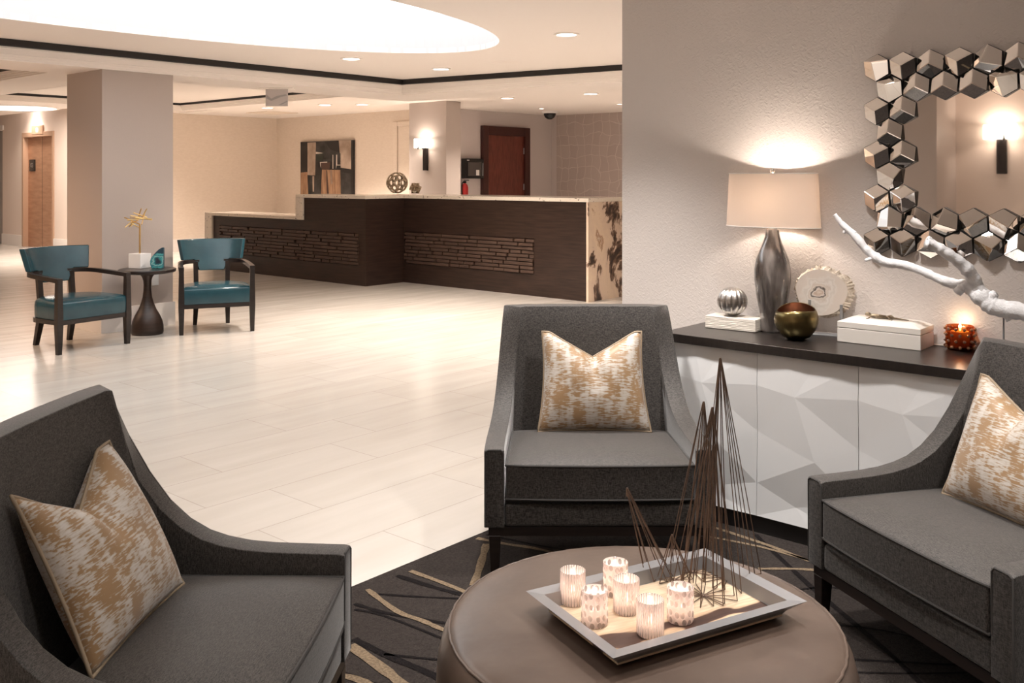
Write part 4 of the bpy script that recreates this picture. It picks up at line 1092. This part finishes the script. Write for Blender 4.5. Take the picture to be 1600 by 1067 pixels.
for a in range(2):
    for k in range(4): b.faces.new((vs[a][k], vs[a][(k+1) % 4], vs[a+1][(k+1) % 4], vs[a+1][k]))
mk('lid', b, 'white_box', bx, bev=.0015)
lz = BM(); zz = .1075
tube(lz, spline([(-.078, .004, zz+.003), (-.066, .004, zz+.006), (-.052, .002, zz+.002), (-.030, -.004, zz+.001), (-.004, -.002, zz), (.018, .004, zz-.002), (.045, .008, zz-.004), (.072, .0, zz-.005), (.092, -.006, zz-.0055)], 4),
     [.003, .0055, .007, .0085, .009, .0085, .0075, .006, .0065, .0075, .0085, .009, .0092, .0090, .0085, .0080, .0076, .0070, .0062, .0055, .005, .0046, .0042, .0038, .0035, .0032, .0029, .0026, .0023, .0020, .0018, .0015, .0012], 10)
for x, y, dx, dy in ((-.040, .006, -.018, .024), (-.040, -.010, -.016, -.024), (.008, .008, .020, .024), (.008, -.006, .018, -.024)):
    tube(lz, spline([(x, y, zz), (x+dx*.5, y+dy*.7, zz+.003), (x+dx, y+dy, zz-.005)], 3), [.0045, .004, .0038, .0034, .003, .0028, .0026], 7)
    for q in (-.006, 0, .006): tube(lz, [(x+dx, y+dy, zz-.006), (x+dx+(.008 if dx > 0 else -.008), y+dy+q, zz-.0067)], .0012, 5)
liz = mk('lizard_figure', lz, 'antique_gold', smooth=True, ang=180)
R_ = Matrix.Rotation(ang, 4, 'Z'); lp = Vector((*Vector(c0).xy, ST)) + R_ @ Vector((Lb*.50, Wb*.5, 0))
liz.location = lp; liz.rotation_euler = (0, 0, ang+radians(8)); tag(liz, 'small bronze lizard lying on the lid of the white box', 'figurine')
# amber candle
p = at(1500, 546, ST)
am = thing('amber_candle_holder', 'amber bobbled glass holder with a lit candle near the box', 'candle holder', (p.x, p.y, ST))
mk('glass', lathe(BM(), [(.001, .0), (.042, .0), (.050, .008), (.053, .03), (.052, .07), (.049, .094), (.046, .094), (.048, .07), (.048, .03), (.044, .012), (.001, .010)], 48, close=False), 'amber_glass', am, smooth=True, ang=180)
b = BM()
for r_ in range(4):
    for k in range(11):
        a = 2*pi*(k+.5*(r_ % 2))/11; z = .014+.023*r_
        bmesh.ops.create_icosphere(b, subdivisions=2, radius=.0068, matrix=Matrix.Translation((.053*cos(a), .053*sin(a), z)))
mk('glass_bobbles', b, 'amber_bead', am, smooth=True)
mk('wax_candle', lathe(BM(), [(.001, .012), (.033, .012), (.034, .07), (.031, .072), (.028, .067), (.001, .066)], 30, close=False), 'wax_gold', am, smooth=True, ang=60)
mk('flame', lathe(BM(), [(.0005, .072), (.004, .078), (.0055, .086), (.0035, .097), (.0006, .108)], 12), 'flame', am, smooth=True)
lamp_light('POINT', (0, 0, .112), CANDLE_W*3, (1, .66, .40), am, shadow_soft_size=.006)
# driftwood
XD = 3.78
def dpt(px, py, dx=0): return onx(px, py, XD+dx)
dw = thing('driftwood_branch', 'white driftwood branch on a thin metal stand in front of the mirror', 'driftwood', (XD, onx(1568, 500, XD).y, ST))
o0 = Vector(dw.location); b = BM(); u_ = 3.7/1490
def br(P, Rr, dxs=None):
    pts = [dpt(x, y, (dxs[i] if dxs else 0))-o0 for i, (x, y) in enumerate(P)]
    sp = spline(pts, 5); rr = []
    for i in range(len(sp)):
        f = i/5; k = min(int(f), len(Rr)-2); rr.append((Rr[k]+(Rr[k+1]-Rr[k])*(f-k))*u_*(1+random.uniform(-.10, .12)))
    tube(b, sp, rr, 12, jit=.05)
br([(1304, 335), (1316, 350), (1337, 370), (1352, 388), (1368, 402), (1385, 410), (1412, 414), (1440, 423), (1468, 436), (1492, 444), (1514, 448), (1532, 462), (1548, 476), (1566, 482), (1590, 486), (1625, 492), (1670, 488)],
   [3, 4.5, 6, 6.5, 8, 7.5, 6.5, 6.5, 7, 8, 11, 13, 14, 13, 13, 14, 9], [-.06, -.05, -.04, -.03, -.02, -.01, 0, 0, 0, .01, .01, 0, 0, 0, 0, 0, .02])
br([(1447, 380), (1462, 385), (1480, 396), (1500, 410), (1514, 424), (1523, 440), (1532, 458)], [8.5, 8, 8.5, 9, 10, 10, 10], [-.12, -.10, -.08, -.05, -.03, -.01, 0])
br([(1318, 364), (1324, 358), (1336, 366)], [2.5, 3, 5], [-.05, -.045, -.04]); br([(1352, 407), (1362, 404), (1374, 407)], [2.5, 3, 5], [-.05, -.03, -.02])
br([(1450, 371), (1455, 376), (1462, 385)], [3, 4, 5], [-.12, -.11, -.1]); br([(1495, 458), (1502, 451), (1512, 447)], [6, 7, 8], [-.02, -.01, 0])
br([(1556, 458), (1550, 464), (1546, 474)], [6, 8, 10]); br([(1580, 500), (1575, 492), (1572, 484)], [6, 8, 10])
mk('branch', b, 'driftwood', dw, smooth=True, ang=180)
b = BM(); zt_ = dpt(1568, 486).z-ST; tube(b, [(0, 0, .006), (0, 0, zt_)], .0035, 8); box(b, -.05, .05, -.09, .09, .0005, .008); mk('metal_stand', b, 'brushed', dw)

# ------------------------------------------------------------------ honeycomb mirror
mr = thing('honeycomb_mirror', 'wall mirror framed by faceted hexagonal mirror tiles', 'mirror', (WX, .9, 1.54))
PY, PZv, Rh = .107, .0905, .0608
zr = [1.901-.09*i for i in range(9)]; ya = 1.451; yb = ya-PY/2
cells = []; NC = 11
for r_ in range(9):
    even = r_ % 2 == 0
    ks = range(NC) if r_ in (0, 1, 7, 8) else ((0, 1, NC-2, NC-1) if even else (0, NC-2))
    for k in ks:
        if not even and k == NC-1: continue
        cells.append(((ya if even else yb)-PY*k, zr[r_]))
yA_, yB_ = ya-PY*.75, ya-PY*(NC-1.75)
mk('centre_mirror', box(BM(), -.018, -.012, yB_-.9, yA_-.9, zr[7]-1.54+.01, zr[1]-1.54-.01), 'mirror', mr)
mk('backing', box(BM(), -.012, 0, yB_-.03-.9, yA_+.03-.9, zr[8]-1.54+.02, zr[0]-1.54-.02), 'mirror_edge', mr)
def hextile(cy, cz_, rot, ox, oz, amp):
    b = BM(); R = Rh*.965
    hv = [Vector((R*sin(pi/3*i), R*cos(pi/3*i))) for i in range(6)]
    A = Vector((ox, oz)); ha = .046; par = rot % 2
    hs = [0]*6
    for i in range(6):
        if i % 2 == par: hs[i] = ha-.014-.006*random.random()*amp
    for i in range(6):
        if i % 2 != par:
            # plane through apex, neighbours i-1, i+1
            p0 = Vector((A.x, A.y, ha)); p1 = Vector((*hv[i-1], hs[i-1])); p2 = Vector((*hv[(i+1) % 6], hs[(i+1) % 6]))
            nn = (p1-p0).cross(p2-p0); hs[i] = max(.006, p0.z-(nn.x*(hv[i].x-p0.x)+nn.y*(hv[i].y-p0.y))/nn.z)
    top = [b.verts.new((-hs[i], hv[i].x, hv[i].y)) for i in range(6)]; ap = b.verts.new((-ha, A.x, A.y))
    bot = [b.verts.new((0, hv[i].x, hv[i].y)) for i in range(6)]
    for i in range(6):
        if i % 2 != par: b.faces.new((ap, top[i-1], top[i], top[(i+1) % 6]))
    for i in range(6):
        f = b.faces.new((top[i], bot[i], bot[(i+1) % 6], top[(i+1) % 6])); f.material_index = 1
    o = mk('mirror_tile', b, ['mirror', 'mirror_edge'], mr, loc=(-.0125, cy-.9, cz_-1.54))
    m = o.modifiers.new('bevel', 'BEVEL'); m.width = .002; m.segments = 1; m.limit_method = 'ANGLE'; m.angle_limit = radians(8)
rr_ = random.Random(21)
for cy, cz_ in cells:
    a = rr_.uniform(0, 2*pi); q = rr_.choice((0, 0, .35, .45))*Rh
    hextile(cy, cz_, rr_.randint(0, 1), q*cos(a), q*sin(a), 1)

# ------------------------------------------------------------------ teal armchairs, pedestal table
def teal_chair():
    t = thing('leather_armchair', '', 'chair', (0, 0, 0), 0, 'teal leather armchairs by the column')
    hw = .335; fy = .28; by = -.29
    for s in (-1, 1):
        # front legs run up to the arm
        w0, w1 = .026, .018
        b = BM(); q = ((-1, -1), (1, -1), (1, 1), (-1, 1))
        L1 = [(s*(hw-.02)+a*w1, fy-.02+c*w1, 0) for a, c in q]; L2 = [(s*(hw-.02)+a*w0, fy-.02+c*w0, .25) for a, c in q]; L3 = [(s*(hw-.02)+a*w0*.8, fy-.02+c*w0*.8, .585) for a, c in q]
        hexa(b, L1, L2); hexa(b, L2, L3); mk('leg', b, 'espresso', t)
        b = BM(); hexa(b, [(s*.155+a*w1, by-.05+c*w1, 0) for a, c in q], [(s*.145+a*w0, by+.02+c*w0, .27) for a, c in q]); mk('leg', b, 'espresso', t)
        b = BM(); hexa(b, [(s*.145+a*.022, by+.02+c*.018, .26) for a, c in q], [(s*.150+a*.022, by-.02+c*.018, .62) for a, c in q]); mk('back_post', b, 'espresso', t)
        pts = spline([(s*(hw-.02), fy, .600), (s*(hw-.022), .14, .606), (s*(hw-.028), -.02, .613), (s*(hw-.045), -.18, .620), (s*.235, -.285, .622), (s*.12, -.325, .622)], 5)
        b = BM(); rings = []
        for i, p_ in enumerate(pts):
            tt = (pts[min(i+1, len(pts)-1)]-pts[max(i-1, 0)]); tt.z = 0; tt.normalize(); nn = Vector((-tt.y, tt.x, 0))*.022
            rings.append([b.verts.new(x) for x in (p_-nn-Vector((0, 0, .017)), p_+nn-Vector((0, 0, .017)), p_+nn+Vector((0, 0, .017)), p_-nn+Vector((0, 0, .017)))])
        for r1, r2 in zip(rings, rings[1:]):
            for k in range(4): b.faces.new((r1[k], r1[(k+1) % 4], r2[(k+1) % 4], r2[k]))
        b.faces.new(rings[0][::-1]); b.faces.new(rings[-1]); mk('arm', b, 'espresso', t)
    # seat frame
    b = BM(); n = 18; pl_ = [(-.325, fy-.045), (-.325, -.05)]+[(-.325*cos(a), -.05-.23*sin(a)) for a in [pi/2*i/8 for i in range(1, 9)]]+[(.325*cos(a), -.05-.23*sin(a)) for a in [pi/2*(8-i)/8 for i in range(1, 9)]]+[(.325, fy-.045)]
    pl_ = [(x, y) for x, y in pl_]
    prism(b, pl_+[(.325, fy), (-.325, fy)], .238, .275); mk('seat_frame', b, 'espresso', t)
    b = BM(); pl2 = [(x*.965, y*.95+.006) for x, y in pl_]+[(.31, fy-.005), (-.31, fy-.005)]
    cx_, cy_ = 0, 0
    lv = [(.276, 1), (.30, 1.012), (.37, 1.015), (.405, 1.0), (.420, .97), (.432, .88), (.440, .7), (.445, .4)]
    rings = [[b.verts.new((x*s_, y*s_, z)) for x, y in pl2] for z, s_ in lv]; m_ = len(pl2)
    for r1, r2 in zip(rings, rings[1:]):
        for k in range(m_): b.faces.new((r1[k], r1[(k+1) % m_], r2[(k+1) % m_], r2[k]))
    b.faces.new(rings[0][::-1]); b.faces.new(rings[-1]); mk('seat', b, 'teal_leather', t, smooth=True, ang=60)
    # curved back rest with a lower centre tongue
    b = BM(); nu, nv = 26, 8; T = .045; g1, g2 = {}, {}
    for i in range(nu+1):
        u = -1+2*i/nu; au = abs(u)
        zb = .642 if au > .50 else (.535 if au < .40 else .535+(.107)*((au-.40)/.10))
        for j in range(nv+1):
            v = j/nv; z = zb+(.838-.012*(1-u*u)*0-zb)*v
            hw_ = .275+.050*((z-.535)/.30)
            th_ = u*1.05; rr = hw_/sin(1.05)
            x = rr*sin(th_); y = -.335+ (rr-rr*cos(th_))*.62-.09*(z-.535)/.30
            nx_, ny_ = -sin(th_)*.75, 1
            g1[(i, j)] = b.verts.new((x, y, z)); g2[(i, j)] = b.verts.new((x+nx_*T, y+ny_*T*.9, z))
    for G_ in (g1, g2):
        for i in range(nu):
            for j in range(nv): b.faces.new((G_[(i, j)], G_[(i+1, j)], G_[(i+1, j+1)], G_[(i, j+1)]))
    for i in range(nu):
        for j in (0, nv): b.faces.new((g1[(i, j)], g1[(i+1, j)], g2[(i+1, j)], g2[(i, j)]))
    for j in range(nv):
        for i in (0, nu): b.faces.new((g1[(i, j)], g1[(i, j+1)], g2[(i, j+1)], g2[(i, j)]))
    mk('backrest', b, 'teal_leather', t, bev=.010, seg=3, ang=50)
    return t
tc = teal_chair()
c1_ = Vector((4.88, 7.864)); f1_ = Vector((-.447, -.895)); pos = c1_-f1_*.26
tc.location = (pos.x, pos.y, 0); tc.rotation_euler = (0, 0, radians(-116.5-90)); tc['label'] = 'teal leather armchair right of the pedestal table'
c2_ = Vector((3.747, 7.915)); f2_ = Vector((.139, -.990)); pos = c2_-f2_*.26
dup(tc, (pos.x, pos.y, 0), radians(-82-90), 'teal leather armchair left of the pedestal table')
PTc = (4.435, 8.315)
pt_ = thing('pedestal_table', 'round dark turned wood side table between the teal chairs', 'table', (*PTc, 0))
mk('tabletop', lathe(BM(), [(.235, .565), (.250, .575), (.252, .595), (.248, .600), (.001, .600)], 56), 'espresso', pt_, smooth=True, ang=50)
mk('pedestal', lathe(BM(), [(.135, 0), (.142, .015), (.143, .04), (.140, .08), (.130, .125), (.108, .175), (.080, .225), (.058, .28), (.042, .34), (.035, .40), (.033, .45), (.036, .49), (.047, .525), (.065, .55), (.08, .566)], 48), 'dark_wood', pt_, smooth=True, ang=50)
# gold rod sculpture
sp_ = at(218.5, 418.5, .60)
gs = thing('rod_sculpture', 'gold burst of rods on a white cube base, on the pedestal table', 'sculpture', (sp_.x, sp_.y, .6005), radians(20))
mk('cube_base', box(BM(), -.07, .07, -.07, .07, 0, .135), 'white_stone', gs, bev=.003)
b = BM(); tube(b, [(0, 0, .135), (0, 0, .40)], .008, 10); mk('stem', b, 'gold', gs, smooth=True)
b = BM(); vd = Vector((cos(radians(-49-20)), sin(radians(-49-20)), 0)); dp = Vector((-vd.y, vd.x, 0)); rd = random.Random(12)
zs = (375-320)/9.7  # stem top reference in the close-up
def rp(x, y): return vd*((x-380)/9.7*8.7/1490)+Vector((0, 0, .40+(375-y)/9.7*8.7/1490))
for (x0, y0, x1, y1) in ((228, 265, 560, 285), (130, 260, 405, 365), (215, 300, 510, 270), (165, 412, 250, 310), (200, 405, 270, 330), (240, 400, 290, 320), (280, 350, 370, 412), (305, 185, 460, 260), (262, 228, 400, 265), (430, 122, 350, 240), (500, 125, 400, 290), (440, 170, 440, 365), (340, 255, 545, 300), (250, 345, 380, 300)):
    a_ = rp(x0, y0)+dp*rd.uniform(-.05, .05); c_ = rp(x1, y1)+dp*rd.uniform(-.05, .05); tube(b, [a_, c_], .0052, 8)
mk('rods', b, 'gold', gs, smooth=True)
# teal agate bookend
sp_ = at(246, 419, .60)
ag2 = thing('agate_bookend', 'teal agate half slab beside the white cube on the pedestal table', 'ornament', (sp_.x, sp_.y, .6005), radians(-49+8))
b = BM(); P = [(.060, 0), (.060, .195), (.045, .192), (.02, .178), (-.005, .155), (-.03, .125), (-.052, .095), (-.060, .065), (-.058, .035), (-.045, 0)]
a1 = [b.verts.new((x, -.03, z)) for x, z in P]; a2 = [b.verts.new((x*.95, .03, z*.97)) for x, z in P]
b.faces.new(a1).material_index = 0; b.faces.new(a2[::-1]).material_index = 1
for i in range(len(P)): j = (i+1) % len(P); b.faces.new((a1[i], a1[j], a2[j], a2[i])).material_index = 1
mat('agate_rind', (.02, .035, .05), (.05, .09, .11), 30, rough=.6)
mk('slab', b, ['teal_agate', 'agate_rind'], ag2, bev=.003)
